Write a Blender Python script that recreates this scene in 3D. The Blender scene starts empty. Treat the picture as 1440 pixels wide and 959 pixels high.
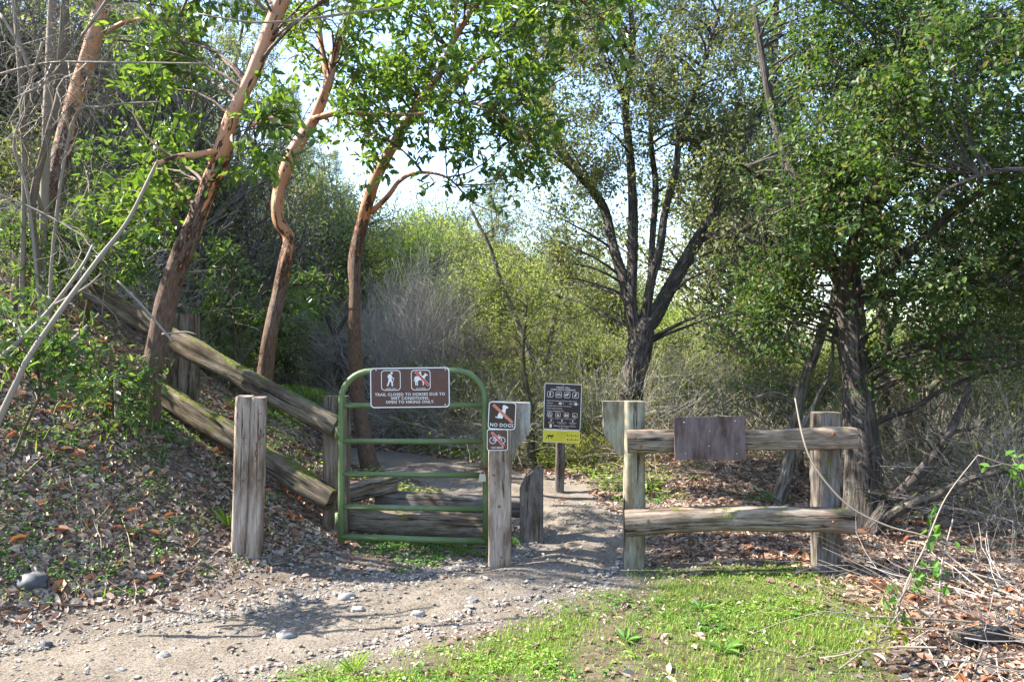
import bpy, bmesh, math, random
import numpy as np
from mathutils import Vector, Matrix
from mathutils.geometry import tessellate_polygon
R = np.random.RandomState(7)
random.seed(7)
F, H, CX, CY = 1120.0, 1.6, 720.0, 479.5
col = bpy.context.scene.collection
S = np.array((-0.70, 0.06, 0.70)); S = S/np.linalg.norm(S)      # direction to the sun

# ------------------------------------------------------------------ ground shape
def hsh(ix, iy, s):
    v = np.sin(ix*127.1 + iy*311.7 + s*74.7)*43758.5453
    return v - np.floor(v)
def vn(x, y, s=0):
    ix, iy = np.floor(x), np.floor(y); fx, fy = x-ix, y-iy
    fx = fx*fx*(3-2*fx); fy = fy*fy*(3-2*fy)
    a = hsh(ix, iy, s)*(1-fx)+hsh(ix+1, iy, s)*fx
    b = hsh(ix, iy+1, s)*(1-fx)+hsh(ix+1, iy+1, s)*fx
    return (a*(1-fy)+b*fy)*2-1
def fbm(x, y, s=0, o=4):
    t = 0; a = 1
    for i in range(o):
        t = t + a*vn(x, y, s+i*3.1); x = x*2.03; y = y*2.03; a *= .5
    return t
def sp(t, w): return np.logaddexp(0, np.asarray(t, float)/w)*w
FY = [0, 3, 4, 4.6, 5.26, 5.7, 6.1, 6.5, 8, 9.5, 11, 12.5, 14, 20, 60, 400]
FX = [-6, -4.6, -3.6, -2.9, -2.12, -1.72, -1.45, -1.42, -1.5, -1.9, -3.0, -4.3, -5.2, -8, -20, -60]
def foot(y): return np.interp(y, FY, FX)
def gz(x, y):
    x = np.asarray(x, float); y = np.asarray(y, float)
    d = foot(y)-x
    h = .68*sp(d, .22) - .28*sp(d-3.2, .8) - .30*sp(d-22, 3) - .10*sp(d-60, 8)
    h = h + .035*sp(y-12, 1.5)*np.clip(1-(x-1)/6, 0, 1)
    h = h - .22*sp(x-4.6, .6)*np.clip((y-3)/4, 0, 1) + .17*sp(x-24, 2)*np.clip((y-3)/4, 0, 1)
    h = h - .10*sp(y-13, 1.5)*np.clip((x-1)/4, 0, 1) + .13*sp(y-45, 4)*np.clip((x-1)/4, 0, 1)
    h = h + .22*np.exp(-((x-2.5)/1.5)**2-((y-9.3)/.8)**2)
    h = h + .72*np.exp(-((x+3.8)/1.2)**2-((y-13.9)/1.2)**2)
    near = np.exp(-(np.abs(path_d(x, y))/.5)**2)
    h = h + .05*fbm(x*.8, y*.8, 2)*(1-.6*near) + .010*fbm(x*6, y*6, 5, 3) - .04*near
    return h + 1.5*fbm(x*.03, y*.03, 9)*np.clip((np.hypot(x, y)-20)/40, 0, 1)
PATH = np.array([(-6.5, 1.7, 1.0), (-3.1, 3.25, .68), (-1.75, 4.2, .50), (-.65, 5.0, .45), (.30, 5.65, .40), (.60, 6.3, .42), (.55, 7.2, .46),
                 (.2, 8.5, .55), (-.65, 9.8, .6), (-1.8, 10.9, .6), (-3.2, 11.4, .55), (-4.8, 11.8, .55), (-7, 12.2, .5)])
def path_d(x, y):
    "signed distance past the trail's edge (negative inside)"
    x = np.asarray(x, float); y = np.asarray(y, float)
    best = np.full(np.broadcast(x, y).shape, 1e9)
    for (ax, ay, aw), (bx, by, bw) in zip(PATH[:-1], PATH[1:]):
        dx, dy = bx-ax, by-ay
        t = np.clip(((x-ax)*dx+(y-ay)*dy)/(dx*dx+dy*dy), 0, 1)
        best = np.minimum(best, np.hypot(x-ax-t*dx, y-ay-t*dy)-(aw+(bw-aw)*t))
    return best
def px(x, y, Y): return np.array(((x-CX)/F*Y, Y, H-(y-CY)/F*Y))
def base(x, Y, dz=0):
    X = (x-CX)/F*Y
    return np.array((X, Y, float(gz(X, Y))+dz))

# ------------------------------------------------------------------ materials
def mat(name):
    m = bpy.data.materials.new(name); m.use_nodes = True
    nt = m.node_tree; b = nt.nodes['Principled BSDF']
    return m, nt, b, nt.nodes['Material Output']
def N(nt, t, **k):
    n = nt.nodes.new(t)
    for a, v in k.items():
        if a in n.inputs: n.inputs[a].default_value = v
        else: setattr(n, a, v)
    return n
def L(nt, a, b): nt.links.new(a, b)
def ramp(nt, src, stops, interp='LINEAR'):
    r = nt.nodes.new('ShaderNodeValToRGB'); r.color_ramp.interpolation = interp
    e = r.color_ramp.elements
    while len(e) < len(stops): e.new(.5)
    for i, (p, c) in enumerate(stops):
        e[i].position = p; e[i].color = (c, c, c, 1) if isinstance(c, (int, float)) else (*c, 1)
    L(nt, src, r.inputs[0]); return r.outputs[0]
def mixc(nt, f, a, b, mode='MIX'):
    n = nt.nodes.new('ShaderNodeMix'); n.data_type = 'RGBA'; n.blend_type = mode
    for s, v in ((n.inputs[0], f), (n.inputs[6], a), (n.inputs[7], b)):
        if hasattr(v, 'links'): L(nt, v, s)
        elif isinstance(v, (int, float)): s.default_value = v
        else: s.default_value = (*v, 1)
    return n.outputs[2]
def noise(nt, vec, scale, detail=5, rough=.6):
    n = N(nt, 'ShaderNodeTexNoise', Scale=scale, Detail=detail, Roughness=rough)
    if vec is not None: L(nt, vec, n.inputs['Vector'])
    return n.outputs[0]
def uvmap(nt, sx, sy, objrand=True):
    tc = nt.nodes.new('ShaderNodeTexCoord'); mp = nt.nodes.new('ShaderNodeMapping')
    L(nt, tc.outputs['UV'], mp.inputs[0]); mp.inputs['Scale'].default_value = (sx, sy, 1)
    if objrand:
        oi = nt.nodes.new('ShaderNodeObjectInfo'); c = nt.nodes.new('ShaderNodeCombineXYZ')
        mu = N(nt, 'ShaderNodeMath', operation='MULTIPLY'); mu.inputs[1].default_value = 37
        L(nt, oi.outputs['Random'], mu.inputs[0]); L(nt, mu.outputs[0], c.inputs[0]); L(nt, mu.outputs[0], c.inputs[2]); L(nt, c.outputs[0], mp.inputs['Location'])
    return mp.outputs[0]
def bump(nt, b, hgt, dist, strength=1, prev=None):
    n = N(nt, 'ShaderNodeBump', Strength=strength, Distance=dist)
    L(nt, hgt, n.inputs['Height'])
    if prev is not None: L(nt, prev, n.inputs['Normal'])
    L(nt, n.outputs[0], b.inputs['Normal']); return n.outputs[0]
def wood(name, c1, c2, c3, moss=0, crack=.55):
    m, nt, b, o = mat(name)
    g = noise(nt, uvmap(nt, 70, 4.5), 1, 8, .72)
    c = ramp(nt, g, [(.3, c1), (.5, c2), (.72, c3)])
    bl = noise(nt, uvmap(nt, 9, 2.6), 1, 7, .7)
    c = mixc(nt, ramp(nt, bl, [(.38, 1.0), (.58, 0)]), c, mixc(nt, 1, c, (.45, .38, .32), 'MULTIPLY'))
    c = mixc(nt, ramp(nt, noise(nt, uvmap(nt, 14, 14), 1, 5, .65), [(.66, 0), (.72, .8)]), c, (.05, .035, .025))
    k = noise(nt, uvmap(nt, 24, 1.1), 1, 5, .6)
    kr = ramp(nt, k, [(crack+.035, 0), (crack+.06, 1), (crack+.085, 0)])
    c = mixc(nt, kr, c, (.03, .024, .019))
    if moss:
        tc = nt.nodes.new('ShaderNodeTexCoord'); ge = nt.nodes.new('ShaderNodeNewGeometry'); sx = nt.nodes.new('ShaderNodeSeparateXYZ')
        L(nt, ge.outputs['Normal'], sx.inputs[0])
        a = N(nt, 'ShaderNodeMath', operation='MULTIPLY_ADD'); L(nt, sx.outputs[2], a.inputs[0]); a.inputs[1].default_value = .085*moss
        L(nt, noise(nt, tc.outputs['Object'], 5, 7, .7), a.inputs[2])
        mf = ramp(nt, a.outputs[0], [(.60, 0), (.68, 1)])
        mc = ramp(nt, noise(nt, tc.outputs['Object'], 60, 3), [(.35, (.05, .065, .012)), (.65, (.16, .17, .03))])
        c = mixc(nt, mf, c, mc)
    L(nt, c, b.inputs['Base Color']); b.inputs['Roughness'].default_value = .85; b.inputs['Specular IOR Level'].default_value = .2
    inv = ramp(nt, kr, [(0, 1.0), (1, 0.0)])
    p = bump(nt, b, g, .004, .9); bump(nt, b, inv, .012, 1, p)
    return m
M = {}
M['wood_pale'] = wood('weathered_pale_wood', (.17, .13, .10), (.36, .29, .235), (.52, .44, .37))
M['wood_grey'] = wood('weathered_grey_wood', (.075, .055, .04), (.25, .20, .155), (.44, .37, .30), moss=.8)
M['wood_moss'] = wood('mossy_rail_wood', (.05, .04, .028), (.15, .122, .088), (.29, .25, .185), moss=2.0)
M['wood_brown'] = wood('brown_post_wood', (.06, .045, .033), (.19, .15, .11), (.34, .28, .22), moss=.6)
M['wood_green'] = wood('treated_green_wood', (.20, .185, .13), (.33, .31, .225), (.43, .41, .32), crack=.6)
M['wood_white'] = wood('bleached_board_wood', (.28, .275, .25), (.42, .41, .38), (.52, .51, .48), crack=.62)
M['wood_dark'] = wood('dark_damp_wood', (.06, .052, .045), (.19, .165, .145), (.32, .285, .25), moss=.8)
M['wood_panel'] = wood('painted_brown_board', (.13, .095, .095), (.17, .125, .125), (.21, .16, .155), crack=.9)
def bark(name, kind):
    m, nt, b, o = mat(name)
    tc = nt.nodes.new('ShaderNodeTexCoord')
    if kind == 'madrone':
        su = N(nt, 'ShaderNodeSeparateXYZ'); L(nt, tc.outputs['UV'], su.inputs[0])
        n1 = noise(nt, uvmap(nt, 11, 6), 1, 9, .68)
        n0 = noise(nt, uvmap(nt, 3, .8), 1, 3, .6)
        sm = ramp(nt, n0, [(.3, (.34, .10, .035)), (.5, (.46, .185, .07)), (.75, (.48, .27, .15))])
        hh = N(nt, 'ShaderNodeMapRange'); L(nt, su.outputs[1], hh.inputs[0]); hh.inputs[1].default_value = 2.2; hh.inputs[2].default_value = 4.2
        sm = mixc(nt, hh.outputs[0], sm, mixc(nt, .5, sm, (.38, .25, .20)))
        a = N(nt, 'ShaderNodeMapRange'); L(nt, su.outputs[1], a.inputs[0]); a.inputs[1].default_value = .9; a.inputs[2].default_value = 2.6; a.inputs[3].default_value = .30; a.inputs[4].default_value = -.07
        s = N(nt, 'ShaderNodeMath', operation='ADD'); L(nt, n1, s.inputs[0]); L(nt, a.outputs[0], s.inputs[1])
        rough = ramp(nt, s.outputs[0], [(.50, 0), (.60, 1)])
        rc = ramp(nt, noise(nt, uvmap(nt, 60, 14), 1, 6, .7), [(.35, (.045, .026, .018)), (.5, (.13, .07, .042)), (.62, (.20, .125, .08)), (.72, (.30, .22, .16))])
        c = mixc(nt, rough, sm, rc)
        L(nt, c, b.inputs['Base Color']); b.inputs['Roughness'].default_value = .6
        p = bump(nt, b, rough, .006, 1)
        n2 = noise(nt, uvmap(nt, 50, 12), 1, 6, .7)
        mm = N(nt, 'ShaderNodeMath', operation='MULTIPLY'); L(nt, n2, mm.inputs[0]); L(nt, rough, mm.inputs[1])
        bump(nt, b, mm.outputs[0], .02, 1, p)
    else:
        cs = {'oak': ((.022, .017, .014), (.085, .07, .06), (.22, .20, .18)), 'grey': ((.06, .052, .042), (.19, .17, .14), (.36, .34, .30)),
              'moss': ((.03, .03, .014), (.09, .085, .035), (.2, .19, .09))}[kind]
        g = noise(nt, uvmap(nt, 34, 6), 1, 6, .7)
        c = ramp(nt, g, [(.40, cs[0]), (.52, cs[1]), (.68, cs[2])])
        l = ramp(nt, noise(nt, tc.outputs['Object'], 5, 8, .75), [(.56, 0), (.64, .8)])
        c = mixc(nt, l, c, (.20, .20, .15))
        L(nt, c, b.inputs['Base Color']); b.inputs['Roughness'].default_value = .9
        bump(nt, b, g, .03, 1)
    return m
M['bark_madrone'] = bark('madrone_bark', 'madrone'); M['bark_oak'] = bark('oak_bark', 'oak'); M['bark_grey'] = bark('grey_bark', 'grey'); M['bark_moss'] = bark('mossy_bark', 'moss')
def leafm(name, cols, trans=.4, rough=.42, spec=.5, tint=(1.5, 1.5, .55)):
    m, nt, b, o = mat(name)
    ge = nt.nodes.new('ShaderNodeNewGeometry')
    c = ramp(nt, ge.outputs['Random Per Island'], [(i/(len(cols)-1), k) for i, k in enumerate(cols)])
    L(nt, c, b.inputs['Base Color']); b.inputs['Roughness'].default_value = rough; b.inputs['Specular IOR Level'].default_value = spec
    if trans:
        t = nt.nodes.new('ShaderNodeBsdfTranslucent'); mx = nt.nodes.new('ShaderNodeMixShader'); mx.inputs[0].default_value = trans
        L(nt, mixc(nt, 1, c, tint, 'MULTIPLY'), t.inputs[0])
        L(nt, b.outputs[0], mx.inputs[1]); L(nt, t.outputs[0], mx.inputs[2]); L(nt, mx.outputs[0], o.inputs[0])
    return m
M['leaf_madrone'] = leafm('madrone_leaf', [(.055, .105, .022), (.085, .155, .032), (.13, .21, .045), (.18, .26, .06), (.07, .125, .03)], .45, .35)
M['leaf_bay'] = leafm('bay_leaf', [(.05, .10, .025), (.075, .14, .035), (.11, .19, .05), (.085, .13, .045), (.16, .24, .07)], .42, .38)
M['leaf_live_oak'] = leafm('live_oak_leaf', [(.03, .065, .018), (.05, .10, .025), (.085, .15, .035), (.06, .11, .035), (.12, .19, .05), (.16, .13, .08)], .42, .5, .35)
M['leaf_dusty_oak'] = leafm('dusty_oak_leaf', [(.10, .12, .065), (.14, .165, .09), (.20, .215, .13), (.12, .16, .065), (.25, .24, .16)], .45, .55, .3)
M['leaf_bright'] = leafm('bright_green_leaf', [(.17, .25, .06), (.25, .33, .09), (.34, .40, .13), (.40, .43, .17), (.22, .29, .10)], .5, .5, .3)
M['leaf_olive'] = leafm('olive_green_leaf', [(.10, .14, .055), (.15, .19, .075), (.20, .225, .10), (.25, .26, .14)], .5, .5, .3)
M['leaf_conifer'] = leafm('conifer_needles', [(.07, .09, .055), (.11, .135, .08), (.16, .18, .115), (.20, .20, .14)], .4, .6, .2)
M['leaf_yellow'] = leafm('yellow_green_leaf', [(.16, .20, .03), (.24, .27, .04), (.30, .33, .06), (.14, .2, .04)], .5, .5, .3)
M['lichen'] = leafm('grey_lichen', [(.22, .22, .17), (.30, .30, .23), (.26, .27, .18)], .4, .9, .1, (1, 1, .9))
M['weed'] = leafm('weed_leaf', [(.05, .14, .02), (.08, .19, .03), (.12, .25, .04), (.06, .12, .03)], .4, .5, .3)
M['grass'] = leafm('grass_blade', [(.11, .23, .03), (.17, .32, .045), (.23, .38, .06), (.32, .40, .10), (.13, .26, .035)], .45, .5, .3, (1.4, 1.3, .5))
M['drygrass'] = leafm('dry_grass_blade', [(.32, .28, .11), (.26, .27, .09), (.18, .25, .06)], .4, .6, .2, (1.2, 1.1, .7))
M['litter'] = leafm('dead_leaf', [(.11, .065, .042), (.21, .12, .08), (.31, .20, .14), (.16, .10, .072), (.42, .31, .24), (.34, .29, .24), (.20, .15, .115), (.52, .45, .37)], .12, .6, .3, (1.2, 1, .8))
M['litter_red'] = leafm('russet_dead_leaf', [(.22, .09, .045), (.30, .14, .07), (.20, .09, .055), (.36, .2, .12), (.28, .17, .12)], .2, .5, .35, (1.3, 1, .8))
M['straw'] = leafm('straw', [(.20, .16, .11), (.32, .26, .18), (.14, .105, .075), (.42, .36, .27), (.25, .2, .15)], 0, .8, .2)
M['twig_grey'] = leafm('grey_twig', [(.24, .21, .19), (.34, .31, .29), (.45, .42, .39), (.18, .155, .13)], 0, .8, .2)
M['twig_pale'] = leafm('pale_dead_twig', [(.19, .16, .125), (.25, .215, .175), (.14, .11, .085)], 0, .7, .2)
M['twig_dark'] = leafm('dark_twig', [(.05, .038, .03), (.09, .07, .055), (.13, .10, .085)], 0, .8, .2)
M['pebble'] = leafm('pebble', [(.17, .145, .12), (.25, .22, .185), (.32, .285, .24), (.21, .175, .14), (.38, .35, .31), (.15, .14, .135)], 0, .8, .3)
def flat(name, c, rough=.5, metal=0, n=.0, c2=None, sc=30):
    m, nt, b, o = mat(name)
    if c2:
        tc = nt.nodes.new('ShaderNodeTexCoord')
        L(nt, ramp(nt, noise(nt, tc.outputs['Object'], sc, 8, .7), [(.55-n, c), (.66-n, c2)]), b.inputs['Base Color'])
    else: b.inputs['Base Color'].default_value = (*c, 1)
    b.inputs['Roughness'].default_value = rough; b.inputs['Metallic'].default_value = metal
    return m
M['green_paint'] = flat('green_gate_paint', (.095, .145, .05), .5, 0, .04, (.14, .165, .085), 7)
M['rust'] = flat('rusty_iron', (.16, .055, .03), .8, 0, 0, (.27, .12, .06), 60)
M['steel'] = flat('padlock_steel', (.5, .48, .44), .4, .6)
M['sign_white'] = flat('sign_white', (.72, .70, .68), .45)
M['sign_brown'] = flat('sign_brown', (.085, .035, .028), .35, 0, 0, (.12, .052, .042), 14)
M['sign_dark'] = flat('sign_dark_brown', (.032, .016, .014), .35)
M['sign_red'] = flat('sign_red', (.55, .04, .025), .4)
M['sign_pink'] = flat('sign_faded_red', (.55, .17, .12), .4)
M['sign_yellow'] = flat('sign_yellow', (.62, .55, .04), .4)
M['sign_black'] = flat('sign_black', (.03, .03, .02), .5)
M['stone'] = flat('grey_rock', (.22, .21, .195), .85, 0, 0, (.36, .34, .31), 12)
M['stone_dark'] = flat('dark_rock', (.06, .065, .075), .7, 0, 0, (.14, .14, .14), 12)
def ground_mat():
    m, nt, b, o = mat('forest_ground')
    tc = nt.nodes.new('ShaderNodeTexCoord'); v = tc.outputs['Object']
    at = N(nt, 'ShaderNodeAttribute', attribute_name='cover'); sx = N(nt, 'ShaderNodeSeparateColor'); L(nt, at.outputs['Color'], sx.inputs[0])
    soil = ramp(nt, noise(nt, v, 26, 9, .75), [(.32, (.05, .036, .027)), (.48, (.12, .088, .064)), (.6, (.20, .155, .12)), (.75, (.30, .25, .2))])
    grav = ramp(nt, noise(nt, v, 70, 9, .8), [(.32, (.11, .09, .07)), (.5, (.21, .18, .15)), (.68, (.31, .275, .23))])
    gr = ramp(nt, noise(nt, v, 9, 9, .7), [(.35, (.045, .06, .02)), (.5, (.075, .11, .025)), (.65, (.14, .13, .05))])
    c = mixc(nt, sx.outputs[1], soil, grav); c = mixc(nt, sx.outputs[0], c, gr)
    far = ramp(nt, noise(nt, v, .35, 9, .75), [(.35, (.035, .055, .02)), (.65, (.08, .10, .04))])
    c = mixc(nt, sx.outputs[2], c, far)
    L(nt, c, b.inputs['Base Color']); b.inputs['Roughness'].default_value = .95; b.inputs['Specular IOR Level'].default_value = .15
    p = bump(nt, b, noise(nt, v, 45, 8, .75), .02, 1)
    return m
M['ground'] = ground_mat()
def path_mat():
    m, nt, b, o = mat('packed_gravel')
    tc = nt.nodes.new('ShaderNodeTexCoord'); v = tc.outputs['Object']
    c = ramp(nt, noise(nt, v, 3, 9, .75), [(.3, (.15, .125, .095)), (.5, (.22, .187, .15)), (.7, (.29, .25, .205))])
    vo = N(nt, 'ShaderNodeTexVoronoi', Scale=75.0); L(nt, v, vo.inputs['Vector'])
    cc = ramp(nt, vo.outputs['Distance'], [(.1, 1.15), (.5, .95), (.75, .6)])
    c = mixc(nt, 1, c, cc, 'MULTIPLY')
    L(nt, c, b.inputs['Base Color']); b.inputs['Roughness'].default_value = .95; b.inputs['Specular IOR Level'].default_value = .15
    p = bump(nt, b, noise(nt, v, 50, 8, .75), .015, 1)
    return m
M['path'] = path_mat()

# ------------------------------------------------------------------ objects
ORG = {}
def finish(ob, parent=None, loc=None):
    col.objects.link(ob)
    if parent is not None: ob.parent = parent
    return ob
def thing(name, label, cat, loc, group=None):
    o = bpy.data.objects.new(name, None); col.objects.link(o); o.location = tuple(float(v) for v in loc)
    o.empty_display_size = .1
    ORG[o.name] = np.array(loc, float); tag(o, label, cat, group); return o
def tag(o, label, cat, group=None, kind=None):
    if label: o['label'] = label
    if cat: o['category'] = cat
    if group: o['group'] = group
    if kind: o['kind'] = kind
    return o
class MB:
    def __init__(s): s.v = []; s.n = 0; s.uv = []; s.f = []; s.smooth = []
    def add(s, V, faces, UV=None, m=0, smooth=False):
        V = np.asarray(V, float)
        UV = np.zeros((len(V), 2)) if UV is None else np.asarray(UV, float)
        if isinstance(faces, np.ndarray): faces = [faces]
        for fa in faces:
            fa = np.asarray(fa)
            if fa.ndim == 1: fa = fa[None]
            if len(fa): s.f.append((fa + s.n, m, smooth))
        s.v.append(V); s.uv.append(UV); s.n += len(V)
    def tube(s, P, r, n=6, lump=0, cap=True, m=0, seed=0, uvr=None, v0=0):
        P = np.asarray(P, float); K = len(P); r = np.broadcast_to(np.asarray(r, float), (K,)) if np.ndim(r) else np.full(K, r)
        T = np.gradient(P, axis=0); T /= np.linalg.norm(T, axis=1)[:, None]+1e-9
        a = np.cross(T[0], (0.31, .95, .1)); a /= np.linalg.norm(a)+1e-9
        A = np.empty_like(P)
        for i in range(K):
            a = a-T[i]*a.dot(T[i]); a /= np.linalg.norm(a)+1e-9; A[i] = a
        B = np.cross(T, A)
        th = np.linspace(0, 2*np.pi, n+1); ca, sa = np.cos(th), np.sin(th)
        rr = r[:, None]*np.ones(n+1)
        if lump:
            d = np.concatenate([[0], np.cumsum(np.linalg.norm(np.diff(P, axis=0), axis=1))])
            nz = vn(ca[None]*1.7+d[:, None]*2.5+seed, sa[None]*1.7+d[:, None]*1.3, seed)+.5*vn(ca[None]*4+d[:, None]*5, sa[None]*4-d[:, None]*5, seed+3)
            rr = rr*(1+lump*nz)
        V = P[:, None]+rr[..., None]*(A[:, None]*ca[None, :, None]+B[:, None]*sa[None, :, None])
        d = v0+np.concatenate([[0], np.cumsum(np.linalg.norm(np.diff(P, axis=0), axis=1))])
        ur = max(r[0], .01) if uvr is None else uvr
        U = np.stack([np.broadcast_to(th/(2*np.pi)*round(max(2*np.pi*ur*10, 1))/10, (K, n+1)), np.broadcast_to(d[:, None], (K, n+1))], -1)
        i = np.arange(K-1)[:, None]*(n+1); j = np.arange(n)[None]
        q = np.stack([i+j, i+j+1, i+j+n+2, i+j+n+1], -1).reshape(-1, 4)
        fs = [q]
        if cap and n >= 5: fs += [np.arange(n)[None, ::-1], (np.arange(n)+(K-1)*(n+1))[None]]
        s.add(V.reshape(-1, 3), fs, U.reshape(-1, 2), m, True)
    def beam(s, A, B, w, d, side=None, rough=.004, segs=24, log=0, cut=(0, 0), bow=0, seed=0, taper=1):
        "squared or half-round timber from A to B; w along side, d across"
        A = np.asarray(A, float); B = np.asarray(B, float); D = B-A; Ln = np.linalg.norm(D); D = D/Ln
        X = np.asarray(side if side is not None else (1, 0, 0), float); X = X-D*X.dot(D); X /= np.linalg.norm(X); Yv = np.cross(D, X)
        n = 28; th = (np.arange(n+1)%n)/n*2*np.pi+.11
        e = 5.0 if not log else (2.6 if log == 1 else 3.4)
        c, sn = np.cos(th), np.sin(th); k = (np.abs(c)**e+np.abs(sn)**e)**(-1/e)
        xs, ys = c*k*w/2, sn*k*d/2
        t = np.linspace(0, 1, segs+1)
        g = hsh(np.arange(n+1)%n, 3., seed)-.5
        V = []; U = []
        for i, tt in enumerate(t):
            f = 1+rough*2*vn(np.array([tt*Ln*3+seed*5.]), np.array([seed*1.]), seed)[0]/max(w, .05)*1.0
            f *= 1+(taper-1)*tt
            dd = rough*(g*1.6+.9*vn(th*2.2, th*0+tt*Ln*5, seed+1)+.6*vn(th*5, th*0+tt*Ln*14, seed+2))
            x = xs*f+dd*np.cos(th); y = ys*f+dd*np.sin(th)
            off = x*(cut[0]*(1-tt)+cut[1]*tt)
            b = bow*math.sin(math.pi*tt)
            endin = 1-.03*(i in (0, segs))
            V.append(A+D*(tt*Ln)+(x*endin)[:, None]*X+(y*endin)[:, None]*Yv+off[:, None]*D+b*np.array((0, 0, 1)))
            U.append(np.stack([np.linspace(0, 2*(w+d), n+1), np.full(n+1, tt*Ln)], -1))
        V = np.concatenate(V); U = np.concatenate(U); K = segs+1
        i = np.arange(K-1)[:, None]*(n+1); j = np.arange(n)[None]
        q = np.stack([i+j, i+j+1, i+j+n+2, i+j+n+1], -1).reshape(-1, 4)
        s.add(V, [q], U, 0, True)
        for k2, o in ((0, 0), (K-1, (K-1)*(n+1))):
            ring = V[o:o+n]; cen = ring.mean(0)
            VV = np.vstack([ring, cen]); r2 = (VV-cen)
            UU = np.stack([r2@X, r2@Yv*.12+k2*3.3], -1)
            s.add(VV, [np.stack([np.arange(n), (np.arange(n)+1)%n, np.full(n, n)], -1)], UU)
    def prism(s, pts, y0, y1, m=0, org=(0, 0)):
        "outline in x,z extruded from y0 to y1"
        pts = np.asarray(pts, float); n = len(pts)
        for y, rev in ((y0, 0), (y1, 1)):
            V = np.stack([pts[:, 0], np.full(n, y), pts[:, 1]], -1)
            f = np.arange(n)[::-1] if rev else np.arange(n)
            s.add(V, [f[None]], pts+rev*2.1, m)
        for i in range(n):
            a, b = pts[i], pts[(i+1)%n]
            V = [(a[0], y0, a[1]), (b[0], y0, b[1]), (b[0], y1, b[1]), (a[0], y1, a[1])]
            if abs(a[0]-b[0]) < abs(a[1]-b[1]): U = [(0, a[1]), (0, b[1]), (y1-y0, b[1]), (y1-y0, a[1])]
            else: U = [(a[0], 0), (b[0], 0), (b[0], .03), (a[0], .03)]
            s.add(V, [np.array([[0, 1, 2, 3]])], U, m)
    def build(s, name, mats, parent=None, bevel=0):
        V = np.concatenate(s.v)
        if parent is not None: V = V-ORG[parent.name]
        me = bpy.data.meshes.new(name)
        me.vertices.add(len(V)); me.vertices.foreach_set('co', V.astype(np.float32).ravel())
        li = np.concatenate([f.ravel() for f, m, sm in s.f]); sz = np.concatenate([np.full(len(f), f.shape[1]) for f, m, sm in s.f])
        mi = np.concatenate([np.full(len(f), m) for f, m, sm in s.f]); smo = np.concatenate([np.full(len(f), sm) for f, m, sm in s.f])
        me.loops.add(len(li)); me.loops.foreach_set('vertex_index', li.astype(np.int32))
        me.polygons.add(len(sz)); me.polygons.foreach_set('loop_start', np.concatenate([[0], np.cumsum(sz)[:-1]]).astype(np.int32))
        me.polygons.foreach_set('loop_total', sz.astype(np.int32))
        me.polygons.foreach_set('material_index', mi.astype(np.int32)); me.polygons.foreach_set('use_smooth', smo.astype(bool))
        U = np.concatenate(s.uv)
        if np.any(U):
            ul = me.uv_layers.new(name='UVMap'); ul.data.foreach_set('uv', U[li].astype(np.float32).ravel())
        me.update(calc_edges=True)
        for m in (mats if isinstance(mats, (list, tuple)) else [mats]): me.materials.append(M[m] if isinstance(m, str) else m)
        o = bpy.data.objects.new(name, me); finish(o, parent)
        ORG[o.name] = ORG[parent.name] if parent is not None else np.zeros(3)
        if bevel:
            b = o.modifiers.new('Bevel', 'BEVEL'); b.width = bevel; b.segments = 2; b.limit_method = 'ANGLE'; b.angle_limit = .6
            w = o.modifiers.new('Weld', 'WELD'); w.merge_threshold = .0004
            while o.modifiers[0].name != 'Weld':
                o.modifiers.move(1, 0)
        return o

def cr(P, k=6):
    "catmull-rom through rows of P"
    P = np.asarray(P, float); Q = np.vstack([2*P[0]-P[1], P, 2*P[-1]-P[-2]]); out = []
    for i in range(1, len(Q)-2):
        for t in np.linspace(0, 1, k, endpoint=False):
            a, b, c, d = Q[i-1], Q[i], Q[i+1], Q[i+2]
            out.append(.5*((2*b)+(-a+c)*t+(2*a-5*b+4*c-d)*t*t+(-a+3*b-3*c+d)*t**3))
    out.append(P[-1]); return np.array(out)
def unit(v): return v/(np.linalg.norm(v)+1e-9)
def rdir(): return unit(R.normal(size=3))

# sun flecks: leaves whose shadow would fall on these lit places are left out (x, y, rx, ry)
LIT = [(-1.0, 3.7, 3.4, 1.0), (.6, 3.9, 1.6, .55), (2.0, 4.6, 1.3, .75), (-.5, 10.6, 1.8, .9), (1.2, 9.4, 1.3, .8), (3.0, 9.3, 1.6, .9), (-3.6, 13.6, 1.8, 1.2), (-1.2, 13.2, 1.8, 1.3), (.6, 13, 1.6, 1), (2.6, 5.6, .7, .16), (3.6, 4.5, .8, .5), (3.9, 8.2, .8, .6)]
def keep(P):
    P = np.asarray(P); t = P[:, 2]/S[2]
    gx, gy = P[:, 0]-S[0]*t, P[:, 1]-S[1]*t
    k = np.ones(len(P), bool)
    nz = .35*vn(gx*3.1, gy*3.1, 41)+.25*vn(gx*8, gy*8, 42)
    for (x, y, rx, ry) in LIT:
        d = np.hypot((gx-x)/rx, (gy-y)/ry)
        k &= ~((d+nz < 1))
    return k | (P[:, 2] < 1.3)
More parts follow.
